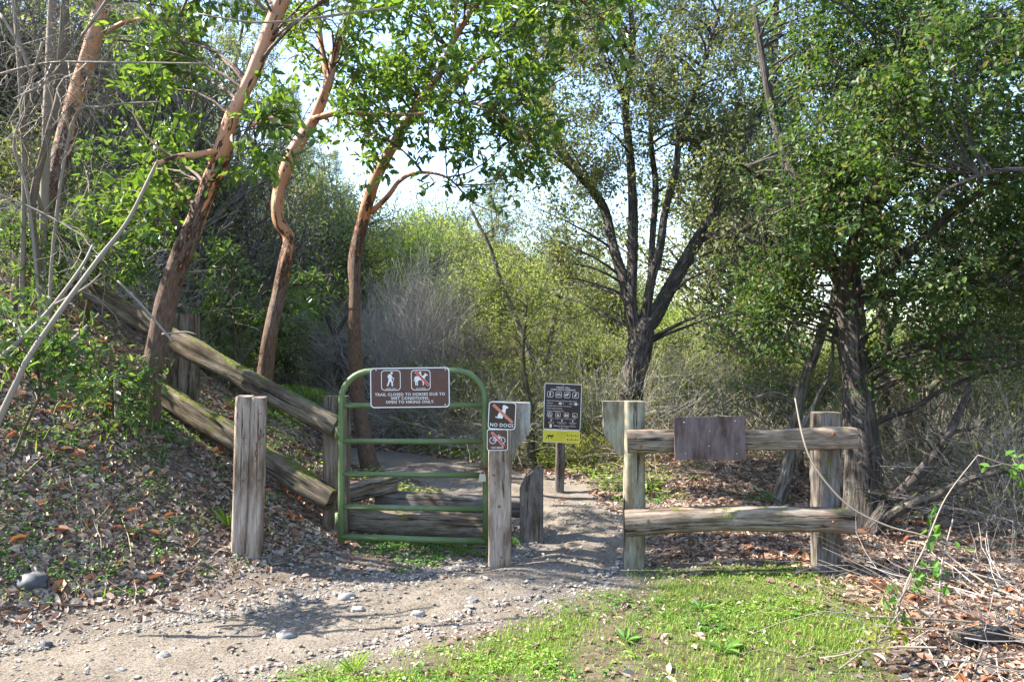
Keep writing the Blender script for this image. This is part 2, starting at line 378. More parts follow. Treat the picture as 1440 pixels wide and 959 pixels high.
def leaf_mesh(mb, P, A, Nn, ln, w, fold=.25, quad=False, m=0):
    P = np.asarray(P); A = A/(np.linalg.norm(A, axis=1)[:, None]+1e-9)
    Nn = Nn-A*(A*Nn).sum(1)[:, None]; Nn /= np.linalg.norm(Nn, axis=1)[:, None]+1e-9
    Sd = np.cross(A, Nn); ln = ln[:, None]; w = w[:, None]; n = len(P)
    if quad:
        V = np.stack([P, P+A*ln*.5+Sd*w*.5+Nn*w*fold*.5, P+A*ln, P+A*ln*.5-Sd*w*.5+Nn*w*fold*.5], 1)
        f = np.arange(n)[:, None]*4+np.array([0, 1, 2, 3])
        mb.add(V.reshape(-1, 3), [f], None, m)
    else:
        up = Nn*w*fold*.5; dr = -Nn*ln*.12
        V = np.stack([P, P+A*ln*.3+Sd*w*.46+up, P+A*ln*.68+Sd*w*.42+up+dr*.5, P+A*ln+dr*1.4, P+A*ln*.68-Sd*w*.42+up+dr*.5, P+A*ln*.3-Sd*w*.46+up], 1)
        i = np.arange(n)[:, None]*6
        mb.add(V.reshape(-1, 3), [np.vstack([i+np.array([0, 1, 2, 3]), i+np.array([3, 4, 5, 0])])], None, m)
def twig_leaves(mb, T, per, size, aspect=.45, quad=False, tip=0, prune=True, spread=.8, droop=.2, off=0, flatn=.8, m=0):
    if not T: return
    A0 = np.array([t[0] for t in T]); A1 = np.array([t[len(t)//2] for t in T]); A2 = np.array([t[-1] for t in T])
    n = len(T)*per; idx = np.repeat(np.arange(len(T)), per)
    t = R.rand(n); t = t**(1/(1+tip*5)) if tip else .1+.9*t
    t = t[:, None]; a, b, c = A0[idx], A1[idx], A2[idx]
    P = (1-t)**2*a+2*t*(1-t)*(2*b-.5*a-.5*c)+t*t*c
    D = c-a; D = D/(np.linalg.norm(D, axis=1)[:, None]+1e-9)
    ax = D*(.6 if not tip else .45)+R.normal(size=(n, 3))*spread*.6; ax[:, 2] -= droop
    Nn = R.normal(size=(n, 3))*.6; Nn[:, 2] += flatn
    P = P+R.normal(size=(n, 3))*(size*.25+off)
    ln = size*(.6+.7*R.rand(n)); w = ln*aspect*(.8+.4*R.rand(n))
    if prune:
        k = keep(P); P, ax, Nn, ln, w = P[k], ax[k], Nn[k], ln[k], w[k]
    if len(P): leaf_mesh(mb, P, ax, Nn, ln, w, quad=quad, m=m)
def grow(W, T, p, d, Ln, r, lev, kids=4, wander=.25, up=.1, ang=.8, shrink=.62, k=4, minr=.0012):
    P = [p]; d = unit(d)
    for i in range(k):
        d = unit(d+R.normal(size=3)*wander+np.array((0, 0, up))*.5); p = p+d*Ln/k; P.append(p)
    P = np.array(P)
    W.tube(P, np.linspace(r, max(r*.45, minr*.7), k+1), 6 if r > .02 else (4 if r > .006 else 3), cap=False)
    if lev == 0: T.append(P); return
    for j in range(kids):
        t = .25+.75*(j+R.rand())/kids; i = min(int(t*k), k-1); q = P[i]+(P[i+1]-P[i])*(t*k-i)
        dd = unit(P[i+1]-P[i]); s = rdir(); s = unit(s-dd*s.dot(dd))
        a = ang*(.6+.7*R.rand())
        grow(W, T, q, dd*math.cos(a)+s*math.sin(a), Ln*shrink*(.7+.6*R.rand()), max(r*.5, minr), lev-1, kids, wander, up, ang, shrink, k, minr)
def limb(W, pts, k=6, n=9, lump=.06, seed=0, depth=None, v0=0):
    "pts: rows (pixel x, pixel y, Y, radius in pixels)"
    Q = np.array([[*px(a, b, Y), r/F*Y] for a, b, Y, r in pts]); C = cr(Q, k)
    W.tube(C[:, :3], np.maximum(C[:, 3], .003), n, lump, seed=seed, v0=v0); return C
def reach(W, T, limbs, tgt, r0=.012, lev=1, Ln=.4, kids=5, **kw):
    "a branch from the nearest suitable place of a limb to a target, with sprays on its outer half"
    tgt = np.asarray(tgt, float); best = None
    for C in limbs:
        q = C[:, :3]; v = tgt-q
        d = np.linalg.norm(v, axis=1)+np.maximum(.3*np.linalg.norm(v, axis=1)-v[:, 2], 0)*1.1+np.where(C[:, 3] < r0*.7, 1.0, 0)
        i = int(np.argmin(d))
        if best is None or d[i] < best[0]: best = (d[i], C, i)
    _, C, i = best; a = C[i, :3]; tn = unit(C[min(i+1, len(C)-1), :3]-C[max(i-1, 0), :3])
    D = np.linalg.norm(tgt-a); mid = a+(tgt-a)*.5+tn*D*.22+R.normal(size=3)*D*.06
    n = max(5, int(D*6)); t = np.linspace(0, 1, n)[:, None]
    P = (1-t)**2*a+2*t*(1-t)*mid+t*t*tgt
    P[1:] += np.cumsum(R.normal(size=(n-1, 3)), 0)*.012*D**.5
    r0 = min(max(r0*(.5+.4*D), .004), C[i, 3]*.7)
    rad = np.linspace(r0, .004, n); W.tube(P, rad, 6 if r0 > .01 else 4, .08, cap=False)
    ns = max(3, kids)
    for j in range(ns):
        tt = 1-.55*(j/ns)**1.2; i = min(int(tt*(n-1)), n-2); q = P[i]; dd = unit(P[i+1]-P[i]); s = rdir()
        grow(W, T, q, dd*.6+s*.8, Ln*(.6+.6*R.rand()), .004, lev, kids=kw.get('k2', 4), up=kw.get('up', .1), wander=kw.get('wander', .25))
    return P
def boxes(bx):
    out = []
    for (x0, y0, x1, y1, a, b, n) in bx:
        for i in range(n): out.append(px(x0+(x1-x0)*R.rand(), y0+(y1-y0)*R.rand(), a+(b-a)*R.rand()))
    return out
def make_tree(name, label, root, W, LB, barkm, leafmats, group=None):
    o = thing(name, label, 'tree', root, group)
    W.build('trunk', barkm, o)
    if LB is not None: LB.build('crown', leafmats, o)
    return o
# ------------------------------------------------------------------ the ground
def inpoly(x, y, P):
    P = np.asarray(P); r = np.zeros(np.shape(x), bool)
    for (a, b), (c, d) in zip(P, np.roll(P, -1, 0)):
        r ^= ((b > y) != (d > y)) & (x < (c-a)*(y-b)/(d-b+1e-12)+a)
    return r
def polyd(x, y, P):
    P = np.asarray(P, float); best = np.full(np.shape(x), 1e9)
    for (a, b), (c, d) in zip(P, np.roll(P, -1, 0)):
        dx, dy = c-a, d-b; t = np.clip(((x-a)*dx+(y-b)*dy)/(dx*dx+dy*dy), 0, 1)
        best = np.minimum(best, np.hypot(x-a-t*dx, y-b-t*dy))
    return np.where(inpoly(x, y, P), best, -best)
GR = [(-3.4, .5), (-1.9, 2.2), (-1.75, 3.35), (-.95, 4.1), (-.05, 4.72), (.75, 5.32), (.9, 5.75), (1.5, 5.8), (2.15, 5.5), (2.3, 5.0), (2.15, 4.3), (1.95, 3.6), (2.0, .5)]
GR2 = [(-1.7, 11.9), (-1.0, 11.2), (-.1, 10.4), (.6, 9.9), (1.4, 10.1), (1.6, 10.9), (.4, 12.0), (-1.2, 12.9)]
GR3 = [(-1.5, 7.6), (-1.0, 7.2), (-.35, 7.5), (-.7, 8.3), (-1.3, 8.9)]
GR4 = [(.9, 8.3), (1.5, 8.3), (1.8, 8.8), (1.3, 9.6), (.7, 9.5)]
GR5 = [(-4.8, 12.6), (-3.2, 12.4), (-2.6, 14), (-3.4, 16), (-5.2, 15)]
def grassm(x, y):
    d = polyd(x, y, GR); n = fbm(x*2.2, y*2.2, 21, 3)*.16
    g = np.clip((d+n)/.3, 0, 1)*np.clip(.85+.9*vn(x*1.7, y*1.7, 22)+.5*vn(x*5, y*5, 23), .2, 1)
    for P, a in ((GR2, .9), (GR3, .7), (GR4, .6), (GR5, 1)): g = np.maximum(g, a*np.clip((polyd(x, y, P)+n)/.25, 0, 1))
    return g
def gravm(x, y):
    d = path_d(x, y)+fbm(x*2.5, y*2.5, 31, 3)*.15
    g = np.clip(1-d/.55, 0, 1)
    toe = np.clip(1-np.abs(foot(y)+.25-x)/.6, 0, 1)*(y < 6.3)*.5
    r = inpoly(x, y, [(.85, 5.75), (2.6, 5.7), (2.9, 7.2), (1.2, 8.2), (.7, 7)])*.45
    return np.clip(np.maximum(np.maximum(g, toe), r), 0, 1)
xs = np.concatenate([-np.geomspace(400, 7.2, 70), np.arange(-7, 6.5, .045), np.geomspace(6.6, 400, 70)])
ys = np.concatenate([-np.geomspace(120, .5, 30), np.arange(0, 2.6, .2), np.arange(2.6, 9, .045), np.arange(9, 15, .09), np.geomspace(15.2, 500, 80)])
gx, gy = np.meshgrid(xs, ys); Zg = gz(gx, gy)
g = MB(); nx = len(xs); i = np.arange(len(ys)-1)[:, None]*nx; j = np.arange(nx-1)[None]
g.add(np.stack([gx, gy, Zg], -1).reshape(-1, 3), [np.stack([i+j, i+j+1, i+j+nx+1, i+j+nx], -1).reshape(-1, 4)], None, 0, True)
go = g.build('ground', 'ground'); go['kind'] = 'structure'
ca = go.data.color_attributes.new('cover', 'FLOAT_COLOR', 'POINT')
cc = np.stack([grassm(gx, gy), gravm(gx, gy), np.clip((np.hypot(gx, gy-6)-12)/12, 0, 1), np.ones_like(gx)], -1)
ca.data.foreach_set('color', cc.astype(np.float32).ravel())
# trail surface, a worn ribbon on top of the ground
P = cr(PATH, 14); T = np.gradient(P[:, :2], axis=0); T /= np.linalg.norm(T, axis=1)[:, None]; Nv = np.stack([-T[:, 1], T[:, 0]], -1)
w = np.linspace(-1, 1, 31)
sl = np.cumsum(np.r_[0, np.hypot(*np.diff(P[:, :2], axis=0).T)])
er = P[:, 2]-.06+.13*vn(sl*2.1, sl*0, 51)+.07*vn(sl*6, sl*0, 52); el = P[:, 2]-.06+.13*vn(sl*2.1, sl*0+5, 53)+.07*vn(sl*6, sl*0, 54)
off = np.where(w[None] > 0, w[None]*el[:, None], w[None]*er[:, None])
X = P[:, 0, None]+Nv[:, 0, None]*off; Y = P[:, 1, None]+Nv[:, 1, None]*off
edge = 1-np.abs(w[None])**6
b = MB(); n = len(w); i = np.arange(len(P)-1)[:, None]*n; j = np.arange(n-1)[None]
b.add(np.stack([X, Y, gz(X, Y)+.014*edge-.006+.004*vn(X*14, Y*14, 3)], -1).reshape(-1, 3), [np.stack([i+j, i+j+1, i+j+n+1, i+j+n], -1).reshape(-1, 4)], None, 0, True)
b.build('path', 'path')['kind'] = 'structure'

# ------------------------------------------------------------------ signs
class Sign:
    def __init__(s, mb, C, w, rot=0, nrm=(0, -1, 0), up=(0, 0, 1)):
        s.mb = mb; s.C = np.asarray(C, float); n = unit(np.asarray(nrm, float)); u = np.asarray(up, float); r = unit(np.cross(u, n)); u = np.cross(n, r)
        c, q = math.cos(rot), math.sin(rot); s.r = r*c+u*q; s.u = -r*q+u*c; s.n = n
    def P(s, pts, h): pts = np.asarray(pts, float); return s.C+pts[:, :1]*s.r+pts[:, 1:2]*s.u+h*s.n
    def poly(s, pts, m, h):
        pts = [tuple(map(float, p)) for p in pts]
        tri = tessellate_polygon([[Vector((x, y, 0)) for x, y in pts]])
        if tri: s.mb.add(s.P(pts, h), [np.array(tri)], None, m)
    def rr(s, cx, cy, w, h, r, k=5):
        o = []
        for sx, sy, a in ((1, 1, 0), (-1, 1, 90), (-1, -1, 180), (1, -1, 270)):
            for i in range(k+1):
                t = math.radians(a+90*i/k); o.append((cx+sx*(w/2-r)+r*math.cos(t), cy+sy*(h/2-r)+r*math.sin(t)))
        return o
    def slab(s, w, h, r, th, m):
        p = s.rr(0, 0, w, h, r); n = len(p); V = np.vstack([s.P(p, 0), s.P(p, -th)])
        s.mb.add(V, [np.arange(n)[None], (np.arange(n)[::-1]+n)[None], np.array([[i+n, (i+1) % n+n, (i+1) % n, i] for i in range(n)])], None, m)
    def ring(s, cx, cy, w, h, r, t, m, hh):
        a = s.rr(cx, cy, w, h, r); b = s.rr(cx, cy, w-2*t, h-2*t, max(r-t, .001)); n = len(a)
        s.mb.add(s.P(a+b, hh), [np.array([[i, (i+1) % n, (i+1) % n+n, i+n] for i in range(n)])], None, m)
    def line(s, pts, t, m, hh, closed=False):
        pts = [np.array(p, float) for p in pts]
        if closed: pts = pts+[pts[0]]
        for a, b in zip(pts[:-1], pts[1:]):
            d = unit(b-a); nn = np.array((-d[1], d[0]))*t/2; e = d*t*.25
            s.mb.add(s.P([a-nn-e, b-nn+e, b+nn+e, a+nn-e], hh), [np.array([[0, 1, 2, 3]])], None, m)
    def disc(s, cx, cy, r, m, hh, k=14): s.poly([(cx+r*math.cos(2*math.pi*i/k), cy+r*math.sin(2*math.pi*i/k)) for i in range(k)], m, hh)
    def text(s, t, cx, cy, size, m, hh, align='CENTER', bold=.0):
        c = bpy.data.curves.new('lettering', 'FONT'); c.body = t; c.size = size; c.align_x = align; c.align_y = 'CENTER'; c.resolution_u = 2; c.offset = bold*size; c.space_character = 1.08
        o = bpy.data.objects.new('lettering', c); me = bpy.data.meshes.new_from_object(o)
        V = np.array([v.co[:2] for v in me.vertices])+np.array((cx, cy))
        if len(V):
            V3 = s.P(V, hh)
            fs = [np.array([list(p.vertices)]) for p in me.polygons]
            s.mb.add(V3, fs, None, m)
        bpy.data.objects.remove(o); bpy.data.curves.remove(c); bpy.data.meshes.remove(me)
def T2(pts, cx, cy, k): return [(cx+x*k, cy+y*k) for x, y in pts]
HIKER = [[(-.02, .62), (-.16, .60), (-.28, .46), (-.33, .22), (-.22, .14), (-.2, -.02), (-.26, -.3), (-.42, -.78), (-.26, -.80), (-.08, -.34), (.04, -.22), (.12, -.5), (.14, -.80), (.32, -.80), (.28, -.42), (.16, -.05), (.14, .22), (.24, .1), (.44, .02), (.46, .12), (.26, .22), (.14, .5)]]
HORSE = [[(-.72, .1), (-.66, .3), (-.45, .36), (-.1, .3), (.2, .34), (.38, .5), (.52, .72), (.58, .62), (.80, .5), (.78, .38), (.6, .42), (.45, .1), (.34, -.1), (.36, -.4), (.3, -.72), (.22, -.72), (.22, -.36), (.12, -.12), (-.2, -.1), (-.34, -.3), (-.32, -.72), (-.42, -.72), (-.48, -.34), (-.52, -.3), (-.5, -.72), (-.6, -.72), (-.66, -.3), (-.64, 0), (-.76, -.25), (-.8, -.2)],
         [(-.18, .34), (-.1, .62), (.04, .62), (.1, .42), (.24, .36), (.2, .28), (.06, .1), (.0, -.1), (-.08, -.06), (-.06, .14), (-.16, .24)]]
DOG = [[(-.02, .92), (.2, .97), (.38, .86), (.6, .76), (.58, .62), (.36, .58), (.34, .42), (.3, .2), (.28, -.05), (.42, -.42), (.48, -.55), (.32, -.56), (.16, -.2), (.04, -.36), (.02, -.56), (-.5, -.56), (-.62, -.42), (-.8, -.36), (-.84, -.44), (-.62, -.54), (-.58, -.3), (-.44, .05), (-.14, .34), (.0, .52), (-.06, .7)]]
def bike(s, cx, cy, k, m, hh, t):
    for x in (-.55, .55): s.line(T2([(x+.38*math.cos(a*math.pi/7), -.12+.38*math.sin(a*math.pi/7)) for a in range(14)], cx, cy, k), t, m, hh, True)
    for l in ([(-.55, -.12), (-.25, .3), (.3, .34), (-.05, -.14), (-.55, -.12)], [(-.05, -.14), (-.3, .42)], [(.55, -.12), (.28, .42), (.1, .5)], [(-.42, .44), (-.18, .44)]):
        s.line(T2(l, cx, cy, k), t*.9, m, hh+.0002)
def icon(s, polys, cx, cy, k, m, hh):
    for i, p in enumerate(polys): s.poly(T2(p, cx, cy, k), m, hh+.0002*i)
SM = ['sign_white', 'sign_brown', 'sign_red', 'sign_dark', 'sign_yellow', 'sign_black', 'sign_pink', 'steel']

# main sign on the gate
YG = 6.0
C = px(576.5, 545, YG-.035); k = YG/F; w, h = 111*k, 56*k
mb = MB(); s = Sign(mb, C, w, rot=.012); s.slab(w, h, .03, .003, 0)
s.poly(s.rr(0, 0, w-.016, h-.016, .024), 1, .0008)
for cx, pic in ((-.142, 'h'), (.082, 'r')):
    s.ring(cx, .056, .146, .152, .026, .0052, 0, .0016)
    if pic == 'h':
        icon(s, HIKER, cx-.004, .064, .064, 0, .0018); s.disc(cx+.006, .111, .0088, 0, .0018); s.line([(cx+.022, .070), (cx+.008, .02)], .0035, 0, .002)
    else:
        icon(s, HORSE, cx, .062, .066, 0, .0018); s.disc(cx-.004, .112, .0085, 0, .0018)
        s.line([(cx-.036, .118), (cx+.056, .018)], .0195, 0, .0024); s.line([(cx-.036, .118), (cx+.056, .018)], .0155, 2, .0028)
    s.text('HIKERS ONLY' if pic == 'h' else 'NO HORSES', cx, -.007, .0125, 0, .0018, bold=.01)
s.text('TRAIL CLOSED TO HORSES DUE TO', 0, -.051, .0305, 0, .0018, bold=.012)
s.text('WET CONDITIONS.', 0, -.080, .0305, 0, .0018, bold=.012)
s.text('OPEN TO HIKING ONLY.', 0, -.108, .0305, 0, .0018, bold=.012)
for x, y in ((-w/2+.045, h/2-.017), (w/2-.03, h/2-.018), (w/2-.035, -h/2+.02)): s.disc(x, y, .006, 7, .003)
tag(mb.build('trail_sign', SM), 'wide brown trail closed to horses sign with white border on the green gate', 'sign')
# small signs on the post
mb = MB(); s = Sign(mb, px(706, 584.5, 5.585), 0, rot=-.05); s.slab(.193, .193, .022, .003, 0); s.poly(s.rr(0, 0, .181, .181, .018), 3, .0008)
icon(s, DOG, .004, .016, .062, 0, .0016)
s.line([(-.062, .072), (.072, -.042)], .020, 6, .0024); s.text('NO DOGS', 0, -.067, .034, 0, .0018, bold=.012)
tag(mb.build('warning_sign', SM), 'square brown no dogs sign with white sitting dog on the gate latch post', 'sign')
mb = MB(); s = Sign(mb, px(699.5, 618.5, 5.575), 0, rot=0); s.slab(.148, .150, .016, .003, 0); s.poly(s.rr(0, 0, .138, .14, .013), 1, .0008)
bike(s, .0, .004, .058, 0, .0016, .0055)
s.line([(-.036, .050), (.042, -.038)], .0165, 0, .0024); s.line([(-.036, .050), (.042, -.038)], .012, 2, .0028); s.text('NO BIKES', 0, -.055, .0185, 0, .0018, bold=.012)
tag(mb.build('warning_sign', SM), 'smaller brown no bikes sign with crossed out bicycle below the no dogs sign', 'sign')

# information sign on its own post
YS = 8.6; bs = base(786, YS)
info = thing('information_sign', 'grey wooden post with dark brown rules board and yellow strip beside the trail', 'sign', bs)
mb = MB(); mb.beam(bs+np.array((0, 0, -.2)), px(790, 545, YS), .10, .09, rough=.002, seed=4); mb.build('post', 'wood_dark', info)
k = YS/F; mb = MB(); s = Sign(mb, px(791, 572, YS-.062), 0, rot=-.035, nrm=(-.1, -1, 0)); w, h = 52*k, 64.5*k
s.slab(w, h, .016, .003, 0); s.poly(s.rr(0, 0, w-.014, h-.014, .012), 3, .0008)
s.text('WINDY HILL', .0, h/2-.042, .024, 0, .0016, bold=.02); s.text('OPEN SPACE PRESERVE', 0, h/2-.066, .024, 0, .0016, bold=.02)
for i in range(4):
    cx, cy = -.135+.09*i, h/2-.118; s.ring(cx, cy, .066, .066, .014, .0045, 0, .0016)
    if i == 0: icon(s, HIKER, cx-.002, cy, .028, 0, .0018); s.disc(cx+.002, cy+.022, .005, 0, .0018)
    if i == 1: bike(s, cx, cy, .026, 0, .0016, .004)
    if i == 2: icon(s, HORSE, cx, cy, .028, 0, .0018)
    if i == 3: icon(s, DOG, cx, cy-.002, .026, 0, .0018)
for i, t in enumerate(('Open from dawn to half hour after sunset', 'Helmets          required          dogs on leash', 'Bicycles yield to hikers and horses', 'Hikers yield to horses', 'Stay on designated trails')):
    s.text('\u2022 '+t, -w/2+.022, .062-.027*i, .017, 0, .0016, align='LEFT', bold=.015)
s.poly(s.rr(-.025, .036, .028, .024, .004), 0, .0016); s.poly(s.rr(.142, .034, .026, .028, .004), 0, .0016)
for i in range(4):
    cx, cy = -.135+.09*i, -.087; s.ring(cx, cy, .054, .052, .01, .004, 0, .0016)
    if i == 0: s.line([(cx-.018, cy-.015), (cx, cy+.017), (cx+.018, cy-.015)], .005, 0, .0018, True)
    if i == 1: s.disc(cx, cy-.004, .012, 0, .0018)
    if i == 2: s.poly(s.rr(cx, cy, .036, .016, .004), 0, .0018); s.disc(cx-.01, cy-.011, .005, 0, .002); s.disc(cx+.01, cy-.011, .005, 0, .002)
    if i == 3: s.poly([(cx-.018, cy-.014), (cx-.004, cy+.008), (cx+.01, cy-.014)], 0, .0018)
    s.line([(cx-.024, cy+.022), (cx+.022, cy-.022)], .004, 6, .0022)
s.text('Prohibited:  camping  smoking  motor vehicles  fires', 0, -.128, .0125, 0, .0016, bold=.015)
for i, c1 in enumerate((-.115, 0, .115)):
    s.poly(s.rr(c1, -.149, .014, .016, .003), 0, .0016); s.text(('Pack it in', 'Emergency 911', 'Information')[i], c1, -.168, .015, 0, .0016, bold=.01); s.text(('pack it out', 'dial for help', 'and maps')[i], c1, -.181, .013, 0, .0016)
s.poly(s.rr(-.12, -.208, .024, .036, .002), 0, .0016); s.text('Regional Open Space District', .03, -.205, .018, 0, .0016, bold=.015); s.text('Patrolled by rangers', .02, -.222, .012, 0, .0016)
for y in (h/2-.016, -h/2+.016): s.disc(0, y, .006, 7, .003)
mb.build('rules_board', SM, info)
mb = MB(); s = Sign(mb, px(789.5, 613.8, YS-.064), 0, rot=-.035, nrm=(-.1, -1, 0)); w, h = 51*k, 17.5*k; s.slab(w, h, .012, .003, 0); s.poly(s.rr(0, 0, w-.008, h-.008, .01), 4, .0008)
cat = [(-.62, .3), (-.2, .34), (.3, .3), (.5, .42), (.75, .3), (.7, .1), (.45, .02), (.4, -.45), (.22, -.45), (.2, -.05), (-.3, -.05), (-.3, -.45), (-.48, -.45), (-.5, 0), (-.62, .1), (-.8, -.5), (-.95, -.5), (-.74, .1)]
s.poly(T2(cat, -.118, -.004, .052), 5, .0016)
for i in range(4): s.text(('AREA INHABITED BY', 'LARGE WILD CATS', 'do not approach', 'do not run')[i], -.058, .038-.024*i, .0125, 5, .0016, align='LEFT')
for i in range(6):
    x = .065+.044*(i % 3)+.0; y = .016-.044*(i//3); s.poly(s.rr(x, y, .012, .016, .003), 5, .0016); s.line([(x+.014, y-.004), (x+.028, y+.002)], .006, 5, .0016)
mb.build('notice_strip', SM, info)

# ------------------------------------------------------------------ the gate
bg = px(480, 785, YG); gate = thing('metal_gate', 'green painted tube gate with arched top and five rails across the old trail', 'gate', bg)
def gp(x, y, dy=0): return px(x, y, YG+dy)
r = .0235
mb = MB()
arc = [gp(480, 762), gp(480, 700), gp(480, 640), gp(480, 563)]
for a in np.linspace(0, 90, 9)[1:]: arc.append(gp(480+42*(1-math.cos(math.radians(a))), 563-41*math.sin(math.radians(a))))
arc += [gp(550, 521.5), gp(600, 521)]
for a in np.linspace(0, 90, 9): arc.append(gp(681.5-42*(1-math.sin(math.radians(a))), 562-41*math.cos(math.radians(a))))
arc += [gp(682, 640), gp(683, 700), gp(683.5, 766)]
mb.tube(np.array(arc), r, 14, uvr=.05); mb.build('frame', 'green_paint', gate)
for (y0, y1) in ((570, 569.5), (620, 620.5), (666, 668), (712, 716), (754.5, 761)):
    mb = MB(); mb.tube(np.array([gp(481, y0), gp(580, (y0+y1)/2+.4), gp(683, y1)]), .0205 if y0 < 750 else .0235, 12); mb.build('rail', 'green_paint', gate)
for y in (609, 730):
    mb = MB(); mb.tube(np.array([gp(477, y-9, .03), gp(477, y+9, .03)]), .032, 14)
    mb.tube(np.array([gp(477, y, .03), gp(472, y, .16)]), .014, 8); mb.build('hinge', 'green_paint', gate)
mb = MB(); mb.tube(np.array([gp(479.5, 752, .01), gp(479, 770, .01), gp(478.5, 781, .02)]), .026, 12); mb.build('hinge_pin', 'rust', gate)
# chain and padlock
def link(mb, C, d, r=.012, ln=.018, t=.0035, flip=0):
    d = unit(np.asarray(d, float)); a = unit(np.cross(d, (0.2, .3, .9))); b = np.cross(d, a); a = b if flip else a
    th = np.linspace(0, 2*np.pi, 15); P = np.array(C)+np.outer(np.cos(th)*(r+ln*.35), d)+np.outer(np.sin(th)*r, a); mb.tube(P, t, 6, cap=False)
ch = thing('padlock_chain', 'rusty chain with silver padlock holding the gate shut to the post', 'padlock', gp(690, 670))
pts = cr([gp(676, 656, -.03), gp(684, 664, -.05), gp(692, 657, -.06), gp(698, 648, -.12), gp(704, 652, -.25)], 5)
mb = MB()
for i in range(0, len(pts)-1):
    link(mb, (pts[i]+pts[i+1])/2, pts[i+1]-pts[i], .011, .016, .0038, i % 2)
for t in np.linspace(0, 2*np.pi, 11)[:-1]:
    q = gp(683, 658)+np.array((math.cos(t)*.036, math.sin(t)*.036, .004*math.sin(2*t))); link(mb, q, (-math.sin(t), math.cos(t), .2), .009, .014, .0035, int(t*3) % 2)
mb.build('chain', 'rust', ch)
mb = MB(); c = gp(678.5, 671, -.05); mb.prism([(c[0]-.023, c[2]-.028), (c[0]+.023, c[2]-.028), (c[0]+.023, c[2]+.018), (c[0]+.015, c[2]+.024), (c[0]-.015, c[2]+.024), (c[0]-.023, c[2]+.018)], c[1]-.012, c[1]+.012)
th = np.linspace(0, np.pi, 9); mb.tube(np.array([(c[0]+.015*math.cos(t), c[1], c[2]+.022+.03*math.sin(t)) for t in th]), .004, 8)
mb.build('padlock', 'steel', ch, bevel=.003)

# ------------------------------------------------------------------ posts and rails
def vpost(mb, xc, ytop, ybot, Y, wpx, d, lean=0, sink=.25, **kw):
    A = px(xc-lean, ybot, Y); B = px(xc+lean*.0, ytop, Y); D = unit(B-A); mb.beam(A-D*sink, B, wpx/F*Y, d, **kw)
# gate latch post with its board
pt = thing('gate_post', 'weathered wooden latch post beside the gate with a pale angled board behind', 'post', base(702, 5.7))
mb = MB(); vpost(mb, 703, 590, 795, 5.7, 31, .15, rough=.004, seed=11, segs=40); mb.build('post_timber', 'wood_pale', pt)
k = 5.86/F
def bpts(l): return [((x-CX)*k, H-(y-CY)*k) for x, y in l]
mb = MB(); mb.prism(bpts([(694, 565), (745, 567), (744, 606), (721, 636), (694, 640)]), 5.80, 5.92); mb.build('angled_board', 'wood_white', pt, bevel=.004)
# hinge post
mb = MB(); vpost(mb, 473, 557, 745, 6.3, 35, .18, rough=.006, seed=12); tag(mb.build('hinge_post', 'wood_brown'), 'brown wooden post behind the hinge side of the green gate', 'post')
# step over logs behind the gate
mb = MB(); mb.beam(px(487, 735, 6.45), px(684, 742, 6.35), .215, .20, side=(0, 0, 1), rough=.008, log=1, seed=13, segs=40); tag(mb.build('step_log', 'wood_brown'), 'thick squared log lying across the opening right behind the gate', 'log')
mb = MB(); mb.beam(px(530, 702, 7.0), px(736, 714, 6.75), .15, .15, side=(0, 0, 1), rough=.006, log=1, seed=14, segs=40); tag(mb.build('step_log', 'wood_dark'), 'dark second log behind the thick one reaching the short stump post', 'log')
mb = MB(); mb.beam(px(478, 697, 6.7), px(554, 679, 7.0), .15, .14, side=(0, 0, 1), rough=.006, seed=15); tag(mb.build('short_rail', 'wood_grey'), 'short sawn timber sticking out behind the gate hinge post', 'rail')
mb = MB(); V = gp(590, 776, .15); mb.beam(gp(492, 774, .12), gp(690, 779, .14), .13, .14, side=(0, 0, 1), rough=.012, log=1, seed=16, segs=50); tag(mb.build('kerb_log', 'wood_moss'), 'dark mossy timber sunk in the ground under the gate', 'log')
# slanted short post
mb = MB(); k = 6.45/F; V = bpts([(733, 775), (762, 775), (762, 665), (752, 663), (742, 671), (733, 690)]); mb.prism([(x, z) for x, z in V], 6.45, 6.58); tag(mb.build('stump_post', 'wood_dark', None, bevel=.012), 'short dark post with slanted top standing at the trail edge', 'post')
# lone post with rusty chain
lp = thing('chain_post', 'pale weathered post with a hanging rusty chain on the leafy bank', 'post', base(350, 5.6))
mb = MB(); vpost(mb, 353.5, 557, 770, 5.6, 24, .19, lean=4, rough=.004, seed=17, segs=40, side=(1, 0, 0)); 
mb2 = MB(); A = px(342.5, 557, 5.6); Bq = px(338.5, 770, 5.6)
mb.v = []; mb.n = 0; mb.f = []; mb.uv = []
mb.beam(px(338, 790, 5.6), px(345, 556.5, 5.6), 20.5/F*5.6, .19, rough=.0035, seed=17, segs=40, side=(1, .12, 0))
mb.beam(px(357.5, 790, 5.61), px(364.5, 558, 5.61), 20/F*5.6, .18, rough=.0035, seed=18, segs=40, side=(1, .12, 0)); mb.build('post_timber', 'wood_pale', lp)
mb = MB()
for i, (x, y) in enumerate([(367, 606), (370, 612), (364, 614), (362, 620), (361, 627), (360, 634), (359.5, 640), (360, 646)]): link(mb, px(x, y, 5.6-.105), (0.25*((i % 2)*2-1), .1, 1), .009, .016, .0036, i % 2)
mb.build('chain', 'rust', lp)
for x, y in ((367, 581), (341, 615)):
    mb = MB(); mb.tube(np.array([px(x, y, 5.6-.08), px(x, y, 5.6-.112)]), .007, 8); mb.build('bolt', 'rust', lp)
